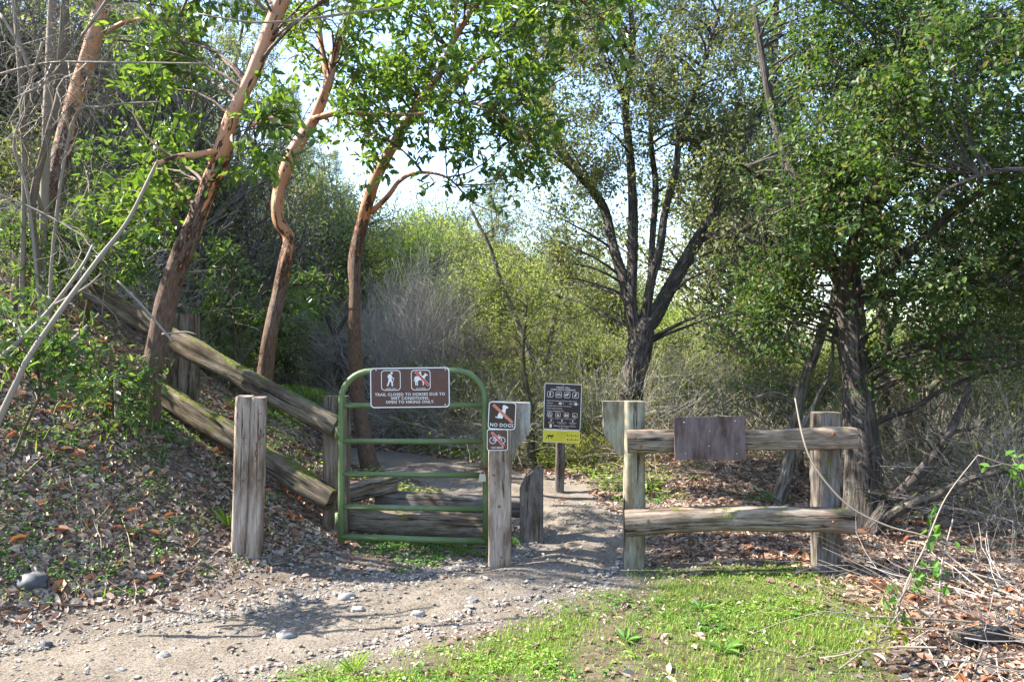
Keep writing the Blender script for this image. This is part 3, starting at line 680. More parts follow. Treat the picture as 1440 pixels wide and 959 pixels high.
# split rail fence on the bank
fe = thing('split_rail_fence', 'mossy split rail fence climbing the leafy bank on the left', 'fence', base(255, 7.0))
mb = MB(); vpost(mb, 257.5, 442, 600, 7.0, 39, .16, rough=.006, seed=19, sink=.4); mb.build('fence_post', 'wood_brown', fe)
mb = MB(); mb.beam(px(125, 407, 7.1), px(474, 601, 6.12), .165, .10, side=(0, 0, 1), rough=.008, segs=50, seed=20, bow=-.02); mb.build('rail', 'wood_moss', fe)
mb = MB(); mb.beam(px(220, 548, 6.8), px(466, 703, 6.15), .175, .12, side=(0, 0, 1), rough=.010, segs=50, seed=21); mb.build('rail', 'wood_moss', fe)
# right fence
rf = thing('rail_fence', 'two rail wooden fence with blank board between green grass and brush', 'fence', base(1020, 5.7))
mb = MB(); vpost(mb, 891.5, 564, 790, 5.8, 29, .13, rough=.002, seed=22); k = 5.86/F; mb.build('fence_post', 'wood_green', rf)
mb = MB(); mb.prism(bpts([(847.5, 564), (876.6, 564), (876.6, 638), (868, 637), (848, 607)]), 5.79, 5.87); mb.build('angled_board', 'wood_green', rf, bevel=.004)
mb = MB(); vpost(mb, 1161.5, 580, 806, 5.6, 37, .17, rough=.005, seed=23, side=(1, -.10, 0)); mb.build('fence_post', 'wood_dark', rf)
mb = MB(); mb.beam(px(882, 620, 5.62), px(1204, 615, 5.42), .155, .11, side=(0, 0, 1), rough=.008, segs=60, seed=24, taper=.88, bow=-.004); mb.build('rail', 'wood_grey', rf)
mb = MB(); mb.beam(px(879, 736, 5.60), px(1202, 733, 5.38), .165, .13, side=(0, 0, 1), rough=.006, segs=60, seed=25, log=2, bow=.03); mb.build('rail', 'wood_grey', rf)
mb = MB(); k = 5.46/F; mb.prism(bpts([(948, 587.5), (1046.5, 586), (1047.5, 645.5), (949.5, 645)]), 5.445, 5.47); s = Sign(mb, (0, 5.444, 0), 0)
tag(mb.build('blank_board', 'wood_panel', None, bevel=.003), 'blank purplish brown board nailed to the upper rail of the right fence', 'sign')
for x, y, Y in ((892, 616, 5.55), (1172, 610, 5.37), (895, 737, 5.53), (1172, 734, 5.32), (901, 628, 5.55)):
    mb = MB(); mb.tube(np.array([px(x, y, Y+.03), px(x, y, Y-.012)]), .010, 10); mb.build('bolt', 'rust', rf)
for x, y in ((702, 712), (708, 645), (694, 668)):
    mb = MB(); mb.tube(np.array([px(x, y, 5.66), px(x, y, 5.615)]), .008, 10); mb.build('bolt', 'rust', pt)
bb = bpy.data.objects['blank_board']
for x, y in ((962, 594), (1034, 592), (964, 638), (1036, 638), (998, 606), (997, 627)):
    mb = MB(); mb.tube(np.array([px(x, y, 5.45), px(x, y, 5.440)]), .0045, 8); mb.build('nail', 'steel', bb)
# ------------------------------------------------------------------ hero trees
def sprays(W, T, limbs, bx, **kw):
    for t in boxes(bx): reach(W, T, limbs, t, **kw)
# madrones
def madrone(name, label, rootpx, limbs, bx, per=7, size=.10, kids=4, sd=1, vz=0, **kw):
    root = base(rootpx[0], rootpx[1]); W = MB(); T = []; C = []
    for i, l in enumerate(limbs):
        
        l = [(a+R.normal()*1.6*(0 < j < len(l)-1), b_, c+.04*R.normal()*(j > 1), d*.79*(1+.07*R.normal())) for j, (a, b_, c, d) in enumerate(l)]
        C.append(limb(W, l, n=16 if i == 0 else 9, k=10 if i == 0 else 6, seed=sd+i, lump=.09, v0=vz if i == 0 else 2.5))
    sprays(W, T, C, bx, r0=.016, lev=1, Ln=.34, kids=kids, k2=3, **kw)
    LB = MB(); twig_leaves(LB, T, per, size, aspect=.42, tip=1, spread=1.1, droop=.12, prune=vz >= 0)
    return make_tree(name, label, root, W, LB, 'bark_madrone', 'leaf_madrone', 'madrone trees on the bank')
madrone('madrone_tree', 'leftmost leaning madrone with peeling orange bark high on the bank', (15, 7.0),
        [[(8, 500, 7, 19), (20, 470, 7, 18), (38, 380, 7, 17), (60, 300, 7, 17.5), (78, 250, 7, 17), (105, 150, 7, 15), (130, 60, 7, 12.5), (150, -30, 7, 12), (165, -140, 7, 9), (175, -260, 7, 6)],
         [(130, 60, 7, 5), (180, 30, 6.8, 4), (250, 28, 6.6, 3)], [(160, -100, 7, 5), (250, -180, 7.2, 4)]],
        [(-60, -160, 330, -10, 6.0, 7.8, 14), (150, 0, 290, 120, 7.2, 8.2, 5)], sd=3)
madrone('madrone_tree', 'leaning madrone whose pinkish trunk crosses the mossy split rail fence', (204, 6.35),
        [[(190, 640, 6.35, 34), (205, 595, 6.35, 24), (215, 530, 6.35, 20.5), (233, 430, 6.35, 18), (258, 355, 6.3, 17), (283, 295, 6.3, 16.5), (306, 222, 6.3, 15), (326, 165, 6.3, 13), (352, 110, 6.3, 13.5), (382, 45, 6.3, 13), (405, -20, 6.3, 12), (440, -120, 6.3, 9), (460, -240, 6.4, 6)],
         [(312, 212, 6.3, 6), (280, 218, 6.2, 5.5), (250, 220, 6.1, 4), (215, 232, 6.0, 3)], [(410, -30, 6.3, 6), (330, -100, 6.1, 4)]],
        [(170, 190, 265, 330, 6.0, 7.6, 8), (345, 150, 385, 250, 5.9, 6.5, 4), (190, 60, 300, 150, 6.2, 7.4, 6), (200, -120, 560, -20, 5.5, 7.2, 18)], sd=5)
madrone('madrone_tree', 'slender kinked madrone with orange bark between leaning madrone and gate', (371, 8.5),
        [[(370, 560, 8.5, 16), (373, 525, 8.5, 14), (382, 470, 8.5, 13), (392, 410, 8.5, 12), (401, 365, 8.5, 11.5), (405, 335, 8.5, 10.5), (394, 312, 8.5, 11), (388, 290, 8.5, 10.5), (395, 258, 8.5, 10.5), (415, 210, 8.5, 11), (440, 165, 8.5, 9.5), (462, 115, 8.5, 8), (475, 70, 8.5, 7), (495, 10, 8.5, 6), (505, -80, 8.5, 4)],
         [(440, 168, 8.5, 6), (480, 158, 8.4, 5), (530, 162, 8.3, 4), (600, 160, 8.2, 2.5)], [(425, 195, 8.5, 5), (390, 168, 8.4, 4), (350, 178, 8.2, 3)], [(462, 115, 8.5, 6), (452, 60, 8.6, 5), (448, 0, 8.7, 4), (440, -60, 8.7, 3)]],
        [(370, 30, 560, 180, 8.8, 9.8, 10), (370, -80, 560, 50, 7.6, 9.2, 16), (500, 140, 610, 180, 8, 8.6, 4)], sd=9, vz=.5)
madrone('madrone_tree', 'tall dark footed madrone rising right behind the green gate', (517, 9.5),
        [[(524, 668, 9.5, 22), (517, 640, 9.5, 15), (507, 570, 9.5, 12), (500, 490, 9.5, 11.5), (499, 420, 9.5, 11), (503, 370, 9.5, 11), (511, 320, 9.4, 10.5), (530, 250, 9.3, 10), (560, 190, 9.2, 8.5), (592, 140, 9.1, 7.5), (620, 105, 9, 7), (637, 60, 9, 6), (665, 15, 8.9, 5), (700, -40, 8.8, 4), (730, -120, 8.8, 3)],
         [(522, 300, 9.4, 5.5), (545, 275, 9.3, 4.6), (562, 255, 9.2, 4), (588, 243, 9, 3.2), (630, 250, 8.8, 2.2), (668, 285, 8.6, 1.2), (700, 300, 8.5, .8)], [(592, 140, 9.1, 5), (630, 128, 9, 4), (700, 60, 8.8, 3)], [(637, 60, 9, 4), (640, 0, 9, 3), (650, -60, 9, 2)],
         [(600, 142, 9, 3), (680, 150, 8.4, 2.6), (740, 190, 8.2, 1.8)], [(700, -40, 8.8, 3), (790, -20, 8.4, 2.5), (850, 30, 8.2, 2)]],
        [(560, 0, 760, 120, 8, 9.8, 26), (560, 110, 740, 200, 7.8, 9.6, 14), (480, 60, 600, 190, 8.4, 9.8, 7), (640, 180, 760, 250, 7.8, 8.8, 12), (480, 150, 600, 215, 8, 9.8, 4), (420, 60, 520, 150, 8.5, 10, 5), (700, -60, 900, 60, 7.6, 9, 20), (480, -80, 700, 10, 8, 9.6, 14)], sd=12, vz=-.9)

# central oak
root = base(884, 11); W = MB(); T = []; C = []
LI = [[(880, 665, 11, 26), (884, 640, 11, 21), (886, 590, 11, 19), (889, 540, 11, 19), (897, 495, 11, 21), (905, 460, 11, 19), (920, 445, 11, 14), (950, 392, 10.9, 12), (985, 332, 10.8, 10.5), (1005, 300, 10.8, 9), (1020, 250, 10.7, 8), (1060, 180, 10.6, 7), (1085, 100, 10.6, 6), (1092, 10, 10.6, 4.5), (1100, -120, 10.6, 3)],
      [(896, 500, 11, 12), (890, 455, 11, 10), (882, 410, 11.1, 10), (864, 352, 11.3, 8.5), (850, 295, 11.5, 7.5), (822, 252, 11.6, 6.5), (788, 205, 11.7, 5.5), (765, 130, 11.8, 4.5), (745, 40, 11.8, 3)],
      [(897, 490, 11, 11), (888, 430, 11, 9), (889, 370, 11.2, 9), (890, 300, 11.3, 8), (887, 230, 11.3, 7), (880, 150, 11.3, 6), (890, 60, 11.2, 5), (880, -40, 11.1, 3.5)],
      [(903, 470, 11, 9), (915, 400, 10.9, 7.5), (928, 350, 10.8, 7), (935, 300, 10.8, 6.5), (950, 240, 10.6, 6), (958, 180, 10.5, 5), (985, 110, 10.4, 4), (1010, 20, 10.3, 3)],
      [(915, 395, 10.9, 6), (918, 330, 11.3, 5.5), (922, 260, 11.5, 5), (915, 190, 11.6, 4), (920, 90, 11.7, 3)],
      [(985, 332, 10.8, 6), (1030, 330, 10.3, 5), (1080, 300, 9.9, 3.5)]]
for i, l in enumerate(LI): C.append(limb(W, [(a, b_, c, d*.86) for a, b_, c, d in l], n=12, seed=20+i, lump=.10))
bx = [(740, 0, 960, 120, 10, 12.6, 44), (710, 120, 860, 240, 10.2, 12.6, 22), (860, 110, 1010, 190, 10, 12.5, 16), (800, 220, 940, 290, 11.2, 12.6, 9), (740, 300, 850, 420, 10.4, 12.4, 9),
      (960, 0, 1110, 200, 9.4, 12, 36), (980, 200, 1100, 330, 9.4, 11.5, 18), (1000, 330, 1080, 470, 9.8, 11.4, 5), (760, -160, 1100, 0, 9.6, 12.4, 34)]
sprays(W, T, C, bx, r0=.022, lev=1, Ln=.6, kids=6, k2=5)
LB = MB(); twig_leaves(LB, [t for t in T if vn(np.array(t[0][0]*1.8), np.array(t[0][2]*1.8+t[0][1]), 78)+.8*R.rand() > .02], 14, .062, aspect=.5, quad=True, spread=1, off=.03); 
T2_ = [t for t in T if 3 < (720+t[0][0]/t[0][1]*F-0)/100 < 20 and R.rand() < .10]
MO = make_tree('live_oak', 'many stemmed oak with dusty sparse crown behind the rules board and fence', root, W, LB, 'bark_oak', 'leaf_dusty_oak')
LC = MB(); twig_leaves(LC, T2_, 16, .05, aspect=.25, quad=True, spread=1.4, droop=1, off=.05); LC.build('lichen', 'lichen', MO)
# big oak on the right
root = base(1212, 7); W = MB(); T = []; C = []
LI = [[(1217, 770, 7, 44), (1214, 735, 7, 31), (1215, 690, 7, 26), (1214, 640, 7, 24), (1209, 590, 7, 22), (1207, 540, 7, 20.5), (1200, 490, 7, 21), (1194, 440, 7, 20), (1190, 405, 7, 19), (1196, 370, 6.9, 14), (1212, 320, 6.8, 12), (1235, 250, 6.7, 10), (1252, 160, 6.6, 8), (1262, 60, 6.5, 6), (1270, -60, 6.5, 4)],
      [(1190, 410, 7, 13), (1172, 375, 7, 11), (1150, 330, 7.1, 9), (1122, 265, 7.2, 8), (1095, 190, 7.3, 6), (1075, 100, 7.3, 5), (1060, 10, 7.3, 3)],
      [(1196, 420, 7, 9), (1235, 392, 6.7, 8), (1290, 345, 6.4, 7), (1350, 290, 6.2, 6), (1420, 250, 6, 4), (1500, 220, 5.8, 3)],
      [(1200, 425, 7, 6), (1260, 412, 6.8, 5), (1330, 400, 6.6, 4), (1420, 392, 6.4, 2.5)], [(1212, 320, 6.8, 6), (1270, 250, 7.2, 5), (1330, 170, 7.4, 4), (1400, 90, 7.5, 3)], [(1122, 265, 7.2, 5), (1070, 250, 6.8, 4), (1040, 230, 6.4, 2.5)],
      [(1172, 375, 7, 8), (1130, 370, 6.9, 6), (1080, 350, 6.8, 4), (1040, 330, 6.8, 3)],
      [(1440, 238, 5.2, 3.6), (1395, 242, 5.3, 3), (1340, 262, 5.4, 2.2), (1290, 300, 5.5, 1.2)]]
for i, l in enumerate(LI): C.append(limb(W, l, n=16 if i == 0 else 10, seed=30+i, lump=.08))
bx = [(1110, 60, 1250, 200, 5.8, 8, 22), (1085, 180, 1240, 310, 5.6, 7.8, 26), (1050, 290, 1150, 370, 5.8, 7.6, 10), (1040, 370, 1110, 430, 6.6, 7.8, 5), (1230, 0, 1440, 180, 5.2, 7.6, 38), (1100, -60, 1300, 60, 5.4, 7.6, 16), (1230, 180, 1440, 330, 5.4, 7.6, 30),
      (1250, 320, 1440, 430, 5.6, 7.4, 15), (1320, 430, 1450, 520, 5.9, 7.4, 11), (1040, 430, 1150, 500, 6.8, 8, 5), (1440, -40, 1600, 500, 5.2, 7.2, 30), (1200, 300, 1270, 350, 5.8, 6.6, 3)]
sprays(W, T, C, bx, r0=.018, lev=1, Ln=.42, kids=6, k2=5)
LB = MB(); twig_leaves(LB, [t for t in T if vn(np.array(t[0][0]*2.6), np.array(t[0][2]*2.6+t[0][1]), 77)+.8*R.rand() > .08], 13, .046, aspect=.58, quad=False, spread=1, off=.02)
make_tree('live_oak', 'large furrowed oak with dense dark green crown right of the rail fence', root, W, LB, 'bark_oak', 'leaf_live_oak')

def small_tree(name, label, rt, limbs, bx, bark_, leaf, size, per, group=None, **kw):
    root = base(*rt); W = MB(); T = []; C = []
    for i, l in enumerate(limbs): C.append(limb(W, l, n=9, seed=int(rt[0])+i, lump=.10))
    a = dict(r0=.012, lev=1, Ln=.4, kids=5, k2=4); a.update({k: v for k, v in kw.items() if k in ('Ln', 'kids', 'k2', 'r0', 'lev', 'up', 'wander')})
    sprays(W, T, C, bx, **a)
    LB = None
    if leaf: LB = MB(); twig_leaves(LB, T, per, size, aspect=kw.get('aspect', .4), quad=kw.get('quad', True), spread=1, off=.02)
    return make_tree(name, label, root, W, LB, bark_, leaf, group)
small_tree('young_oak', 'thin pale grey tree leaning behind the right fence, left of the big oak', (1095, 7.9),
           [[(1090, 725, 7.9, 11), (1098, 695, 7.9, 10), (1112, 640, 7.9, 8.5), (1120, 590, 7.9, 8.5), (1128, 545, 7.9, 8), (1146, 495, 7.9, 7.5), (1162, 450, 7.9, 6), (1178, 400, 7.8, 5), (1190, 340, 7.7, 4)],
            [(1124, 570, 7.9, 5), (1090, 555, 7.8, 4), (1060, 560, 7.7, 2.5)], [(1140, 510, 7.9, 5), (1110, 480, 8, 4), (1070, 490, 8, 2.5)], [(1128, 660, 7.9, 5), (1124, 640, 7.6, 5), (1132, 600, 7.5, 4.6), (1150, 560, 7.5, 4), (1168, 520, 7.4, 3), (1172, 470, 7.4, 2)]],
           [(1040, 470, 1150, 580, 7.4, 8.6, 16), (1000, 480, 1100, 600, 7.8, 9, 8)], 'bark_grey', 'leaf_live_oak', .04, 8)
small_tree('young_oak', 'slim mossy trunk standing close behind the big furrowed oak', (1248, 9.0),
           [[(1246, 700, 9, 12), (1248, 640, 9, 10), (1242, 560, 9, 9), (1244, 480, 9, 8), (1238, 400, 9, 7), (1246, 300, 9, 5)], [(1244, 480, 9, 5), (1270, 420, 9, 4), (1300, 360, 9, 3)]],
           [(1210, 320, 1340, 460, 8.4, 9.6, 14)], 'bark_moss', 'leaf_live_oak', .05, 8)
small_tree('young_oak', 'crooked mossy trunk in the tangle of brush right of the big oak', (1278, 8.6),
           [[(1275, 700, 8.6, 18), (1280, 640, 8.6, 16), (1292, 580, 8.6, 15), (1300, 520, 8.6, 12), (1330, 440, 8.6, 9), (1345, 360, 8.6, 7)], [(1292, 560, 8.6, 6), (1340, 520, 8.4, 5), (1400, 480, 8.2, 3)]],
           [(1290, 360, 1440, 480, 8, 9.2, 16)], 'bark_moss', 'leaf_live_oak', .05, 8)
small_tree('fallen_limb', 'dark dead limb rising to the right from the foot of the big oak', (1232, 6.8),
           [[(1222, 745, 6.8, 8), (1250, 708, 6.7, 8.5), (1280, 680, 6.6, 8), (1310, 645, 6.5, 7), (1340, 600, 6.4, 5.5), (1365, 540, 6.3, 3.5)], [(1222, 755, 6.7, 8), (1260, 720, 6.5, 7), (1310, 700, 6.3, 6), (1370, 672, 6.2, 5), (1450, 655, 6.1, 3)], [(1250, 708, 6.7, 4), (1228, 670, 6.5, 3.4), (1208, 650, 6.4, 2)]],
           [(1250, 560, 1440, 700, 6, 7.2, 14)], 'bark_oak', None, 0, 0, Ln=.45)
small_tree('young_oak', 'dark crooked sapling on the slope behind the gate, left of the tall madrone', (487, 12.5),
           [[(490, 545, 12.5, 7), (486, 510, 12.5, 6), (472, 470, 12.5, 5), (460, 440, 12.5, 4.5), (462, 400, 12.5, 4), (450, 350, 12.5, 3)], [(472, 470, 12.5, 3), (490, 440, 12.5, 2.5), (500, 410, 12.5, 2)]],
           [(400, 330, 520, 430, 12, 13, 10)], 'bark_oak', 'leaf_olive', .05, 5)
# slanting oak limb right behind the gate with a mossy trunk
small_tree('fallen_limb', 'brown leaning dead limb seen through the gate under the brush', (690, 10.6),
           [[(700, 640, 10.6, 9), (690, 610, 10.6, 8), (668, 585, 10.6, 9), (640, 566, 10.6, 7), (610, 552, 10.6, 5)]], [(600, 520, 720, 600, 10.2, 11, 8)], 'bark_moss', None, 0, 0, Ln=.6)
small_tree('young_oak', 'reddish brown stub of a trunk left of the rules board', (742, 10.2),
           [[(744, 655, 10.2, 12), (742, 620, 10.2, 10), (745, 585, 10.2, 8), (741, 555, 10.3, 5), (735, 500, 10.4, 3), (740, 430, 10.5, 2)]], [(690, 400, 800, 560, 10, 11.4, 20)], 'bark_moss', 'leaf_olive', .045, 7)
# slanting stem left of central oak
small_tree('young_oak', 'thin twin stemmed tree slanting up toward the open sky behind the gate', (770, 13.0),
           [[(790, 640, 13, 6), (765, 560, 13, 5), (735, 470, 13, 4.5), (705, 400, 13, 4), (690, 350, 13, 3), (660, 290, 13, 2)], [(765, 560, 13, 4), (775, 470, 13, 3.5), (790, 400, 13, 3), (780, 330, 13, 2)]],
           [(640, 270, 760, 400, 12.4, 13.6, 18), (700, 330, 860, 480, 12.4, 13.6, 24)], 'bark_grey', 'leaf_dusty_oak', .055, 9, Ln=.6)
# bay saplings with broad leaves on the bank at left
def bay(label, rt, limbs, bx, per=8, size=.08, leaf='leaf_bay', **kw):
    return small_tree('bay_sapling', label, rt, limbs, bx, 'bark_moss', leaf, size, per, 'bay saplings on the bank', quad=False, aspect=.34, Ln=.26, **kw)
bay('leafy bay sapling between the two leftmost madrone trunks', (120, 7.6),
    [[(118, 470, 7.6, 4.5), (130, 400, 7.5, 4), (150, 340, 7.4, 3.5), (175, 280, 7.3, 3), (205, 210, 7.2, 2), (225, 130, 7.1, 1.5)], [(135, 390, 7.5, 3), (100, 340, 7.0, 2.5), (40, 320, 6.6, 1.5)], [(160, 320, 7.3, 2.5), (200, 335, 6.9, 2), (240, 350, 6.8, 1.2)]],
    [(110, 300, 235, 390, 6.7, 7.6, 9), (0, 320, 90, 400, 5.8, 7, 6), (120, 200, 230, 300, 7.0, 7.9, 7)], per=7)
bay('small bay sprout with glossy leaves low on the left bank', (95, 4.9),
    [[(20, 640, 4.9, 2.5), (55, 560, 4.8, 2), (95, 520, 4.8, 1.5), (130, 505, 4.8, 1.2)]], [(20, 480, 150, 540, 4.6, 5, 4), (0, 400, 60, 470, 4.6, 5.2, 2)], per=6, size=.075)
bay('green sprout beside a sawn stick near the leaning madrone', (158, 6.0),
    [[(160, 590, 6.0, 2), (160, 560, 6, 1.6), (166, 535, 5.95, 1.2)]], [(130, 530, 185, 570, 5.8, 6.1, 5)], per=6, size=.07)
bay('green leafy sapling above the fence between two madrones', (335, 9.3),
    [[(330, 545, 9.3, 4), (332, 480, 9.3, 3.5), (325, 400, 9.3, 3), (345, 340, 9.2, 2)], [(330, 480, 9.3, 3), (380, 420, 9.4, 2), (440, 390, 9.5, 1.5)]],
    [(290, 360, 365, 460, 9, 10, 8), (410, 350, 470, 430, 9, 10, 7), (290, 430, 350, 500, 9, 10, 4)], per=6)

# ------------------------------------------------------------------ prototypes of the woods behind, shared by copies
def proto_tree(name, h, r, kind):
    W = MB(); T = []; LB = MB()
    n = 9; t = np.linspace(0, 1, n); P = np.stack([np.cumsum(R.normal(size=n))*.035*h*.5, np.cumsum(R.normal(size=n))*.035*h*.5, t*h], -1); P[0] = (0, 0, -.3)
    if kind == 'conifer':
        W.tube(P, r*(1-.93*t), 9, .05)
        for i in range(95):
            tt = .10+.88*(i/95)**.85; k = tt*(n-1); q = P[int(k)]+(P[min(int(k)+1, n-1)]-P[int(k)])*(k-int(k)); a = R.rand()*6.283
            Ln = h*.21*(1-tt)**.75+.25
            grow(W, T, q, (math.cos(a), math.sin(a), .15), Ln, .03*(1-tt)+.006, 1, kids=7, wander=.08, up=-.12, ang=.9, shrink=.42, minr=.004)
        twig_leaves(LB, T, 44, .12, aspect=.22, quad=True, spread=1.0, droop=.5, prune=False, off=.05)
        return W, LB, 'leaf_conifer'
    nl = {'oak': 5, 'bright': 5, 'dusty': 6, 'shrub': 7}[kind]
    zc = {'oak': .3, 'bright': .15, 'dusty': .22, 'shrub': .02}[kind]
    if kind != 'shrub': W.tube(P[:6], np.linspace(r*1.3, r*.6, 6), 9, .08)
    for i in range(nl*4):
        tt = zc+(.85-zc)*(i/(nl*4)); k = tt*5 if kind != 'shrub' else 0; q = P[min(int(k), 5)] if kind != 'shrub' else np.array((R.normal()*.1, R.normal()*.1, 0)); a = i*2.4+R.rand()
        u = .9+1.2*tt
        Ln = h*(.36-.12*abs(tt-.4)) if kind != 'shrub' else h*.55
        grow(W, T, q, (math.cos(a), math.sin(a), u if kind != 'shrub' else 1.2), Ln, r*.4, 2, kids=5, wander=.2, up=.22, ang=.85, shrink=.6, minr=.004)
    per, sz, m = {'oak': (52, .115, 'leaf_olive'), 'bright': (44, .12, 'leaf_bright'), 'dusty': (48, .10, 'leaf_dusty_oak'), 'shrub': (22, .06, 'leaf_olive')}[kind]
    twig_leaves(LB, T, per, sz, aspect=.55, quad=True, spread=1.1, prune=False, off=.16 if kind != 'shrub' else .06)
    return W, LB, m
LBL = {'oak': ('olive green broadleaf tree in the woods behind the trail', 'woodland_tree'), 'bright': ('bright yellow green tree lit by the sun beyond the trail', 'woodland_tree'),
       'dusty': ('grey green tree with loose crown in the woods behind', 'woodland_tree'), 'conifer': ('tall conifer with drooping grey green sprays on the hillside', 'conifer_tree'), 'shrub': ('rounded leafy shrub at the edge of the woods', 'leafy_shrub')}
PR = {}
for k, h, r in (('oak', 7.5, .17), ('bright', 7, .12), ('dusty', 8.5, .16), ('conifer', 14, .22), ('shrub', 2.4, .03)):
    W, LB, m = proto_tree(k, h, r, k)
    o = thing(LBL[k][1], LBL[k][0], 'shrub' if k == 'shrub' else 'tree', (0, 0, 0), 'shrubs along the trail' if k == 'shrub' else k+' trees in the woods behind')
    if k == 'shrub': W.build('stems', 'twig_dark', o); LB.build('crown', m, o)
    else: W.build('trunk', 'bark_grey' if k != 'conifer' else 'bark_oak', o); LB.build('crown', m, o)
    PR[k] = [o, False]
# bare shrubs: only twigs
def bare(h, ns, lev, kids, spread, r=.012, up=.2, mr=.0016):
    W = MB(); T = []
    for i in range(ns):
        a = R.rand()*6.283; d = (math.cos(a)*spread, math.sin(a)*spread, 1)
        grow(W, T, np.array((R.normal()*.12, R.normal()*.12, -.05)), d, h*(.6+.3*R.rand()), r, lev, kids=kids, wander=.14, up=up, ang=.55, shrink=.6, minr=mr)
    return W, T
def regproto(k, name, label, cat, W, mt, part='twigs', group=None, LBm=None):
    o = thing(name, label, cat, (0, 0, 0), group); W.build(part, mt, o)
    if LBm: LBm[0].build('leaves', LBm[1], o)
    PR[k] = [o, False]
W, T = bare(3.4, 11, 3, 5, .35, .014, mr=.0032); regproto('bare', 'bare_shrub', 'tall leafless grey shrub with dense fine twigs behind the gate', 'shrub', W, 'twig_grey', group='bare grey shrubs behind the gate')
W, T = bare(1.5, 26, 2, 5, 1.3, .006, .0, mr=.0022); LB = MB(); twig_leaves(LB, T, 2, .05, aspect=.4, quad=True, prune=False); regproto('tangle', 'brush_tangle', 'low tangle of dry twigs and sparse leaves beside the trail', 'shrub', W, 'twig_grey', group='low brush tangles', LBm=(LB, 'leaf_olive'))
W, T = bare(1.1, 22, 2, 4, 1.1, .005, .1, mr=.002); LB = MB(); twig_leaves(LB, T, 5, .06, aspect=.45, quad=True, prune=False); regproto('leafy', 'leafy_bush', 'low bright leafed bush in a sun patch beside the trail', 'shrub', W, 'twig_dark', group='low leafy bushes', LBm=(LB, 'leaf_yellow'))
def place(k, X, Y, sc=1, dz=0, rz=None, label=None, z=None):
    r, used = PR[k]; kids = [c for c in r.children]
    if used:
        n = r.copy(); col.objects.link(n)
        for c in kids:
            d = c.copy(); col.objects.link(d); d.parent = n
    else: n = r; PR[k][1] = True
    n.location = (X, Y, float(gz(X, Y))+dz if z is None else z); a = R.rand()*6.283 if rz is None else rz
    n.rotation_euler = (R.normal()*.04, R.normal()*.04, a); s = sc*(.92+.16*R.rand()); n.scale = (s, s, s*(.95+.12*R.rand()))
    if label: n['label'] = label
    return n
def pl(k, xp, Y, sc=1, **kw): return place(k, (xp-CX)/F*Y, Y, sc, **kw)
# hillside at left and back (pixel column, depth, scale)
for (k, x, Y, s) in [('conifer', 330, 24, .85), ('conifer', 200, 19, .75), ('conifer', 60, 20, .8), ('conifer', 430, 30, .75), ('conifer', -80, 18, .8), ('conifer', 130, 27, .9), ('conifer', 270, 32, .9), ('conifer', 400, 40, .9),
                     ('oak', 20, 12, .75), ('oak', 150, 14.5, .8), ('oak', 300, 15.5, .62), ('dusty', 240, 12.2, .7), ('dusty', 80, 16, .8), ('dusty', 380, 18, .72), ('oak', 440, 20, .75), ('bright', 180, 15, .6), ('bright', 250, 17, .7), ('bright', 90, 13.5, .5), ('bright', 200, 22, .8), ('bright', -20, 24, .9), ('oak', -120, 11, .8),
                     ('oak', 350, 26, .85), ('dusty', 470, 26, .8), ('bright', 130, 11.2, .45), ('bright', 320, 20, .7),
                     # back centre
 ('oak', 860, 22, .62), ('bright', 925, 26, .66), ('dusty', 790, 26, .62),
 ('bright', 640, 17.5, .52), ('bright', 705, 17, .50), ('bright', 595, 20, .66), ('bright', 745, 19, .55), ('dusty', 650, 24, .62), ('bright', 540, 23, .62), ('dusty', 450, 21, .85), ('conifer', 470, 36, .62), ('bright', 520, 22, .5), ('dusty', 1080, 14, .9), ('dusty', 1480, 12, .8), ('dusty', 330, 13.5, .6), ('bright', 410, 17, .45), 

                     ('dusty', 545, 24, .62), ('oak', 500, 33, .75), ('dusty', 590, 32, .8), ('bright', 600, 40, .85), ('bright', 560, 30, .6), ('oak', 655, 27, .6), ('bright', 700, 22, .52), ('bright', 735, 26, .58), ('bright', 665, 34, .68), ('oak', 770, 32, .62),
                     ('dusty', 640, 38, .8), ('bright', 780, 20, .38), ('bright', 800, 27, .5), ('oak', 700, 42, .8), ('dusty', 620, 21, .42),
                     # back right
                     ('bright', 850, 24, .5), ('oak', 900, 30, .6), ('bright', 950, 24, .55), ('bright', 1030, 20, .45), ('oak', 980, 22, .45), ('bright', 1140, 20, .42), ('oak', 1210, 18, .5), ('bright', 1280, 17, .5), ('dusty', 1340, 15, .42), ('oak', 1410, 14, .42), ('bright', 1450, 18, .6), ('bright', 1090, 17, .36), ('oak', 1010, 27, .55), ('dusty', 1060, 22, .5), ('bright', 1110, 30, .5), ('oak', 1160, 24, .42), ('bright', 1000, 36, .6), ('oak', 860, 40, .7), ('dusty', 1200, 30, .7),
                     ('oak', 1260, 22, .6), ('bright', 1320, 20, .55), ('dusty', 1380, 18, .55), ('oak', 1440, 22, .7), ('bright', 1400, 28, .8), ('oak', 1500, 16, .6), ('oak', 1600, 20, .8), ('dusty', 1250, 36, .8), ('bright', 1480, 12, .35)]:
    pl(k, x, Y, s)
# far belt, so that the horizon is never bare
for i in range(46):
    a = math.radians(-62+124*i/45)+R.normal()*.02; d = 55+25*R.rand()
    place(['oak', 'dusty', 'conifer', 'oak', 'bright'][i % 5], d*math.sin(a), d*math.cos(a), 1.0 if i % 5 == 2 else 1.15)
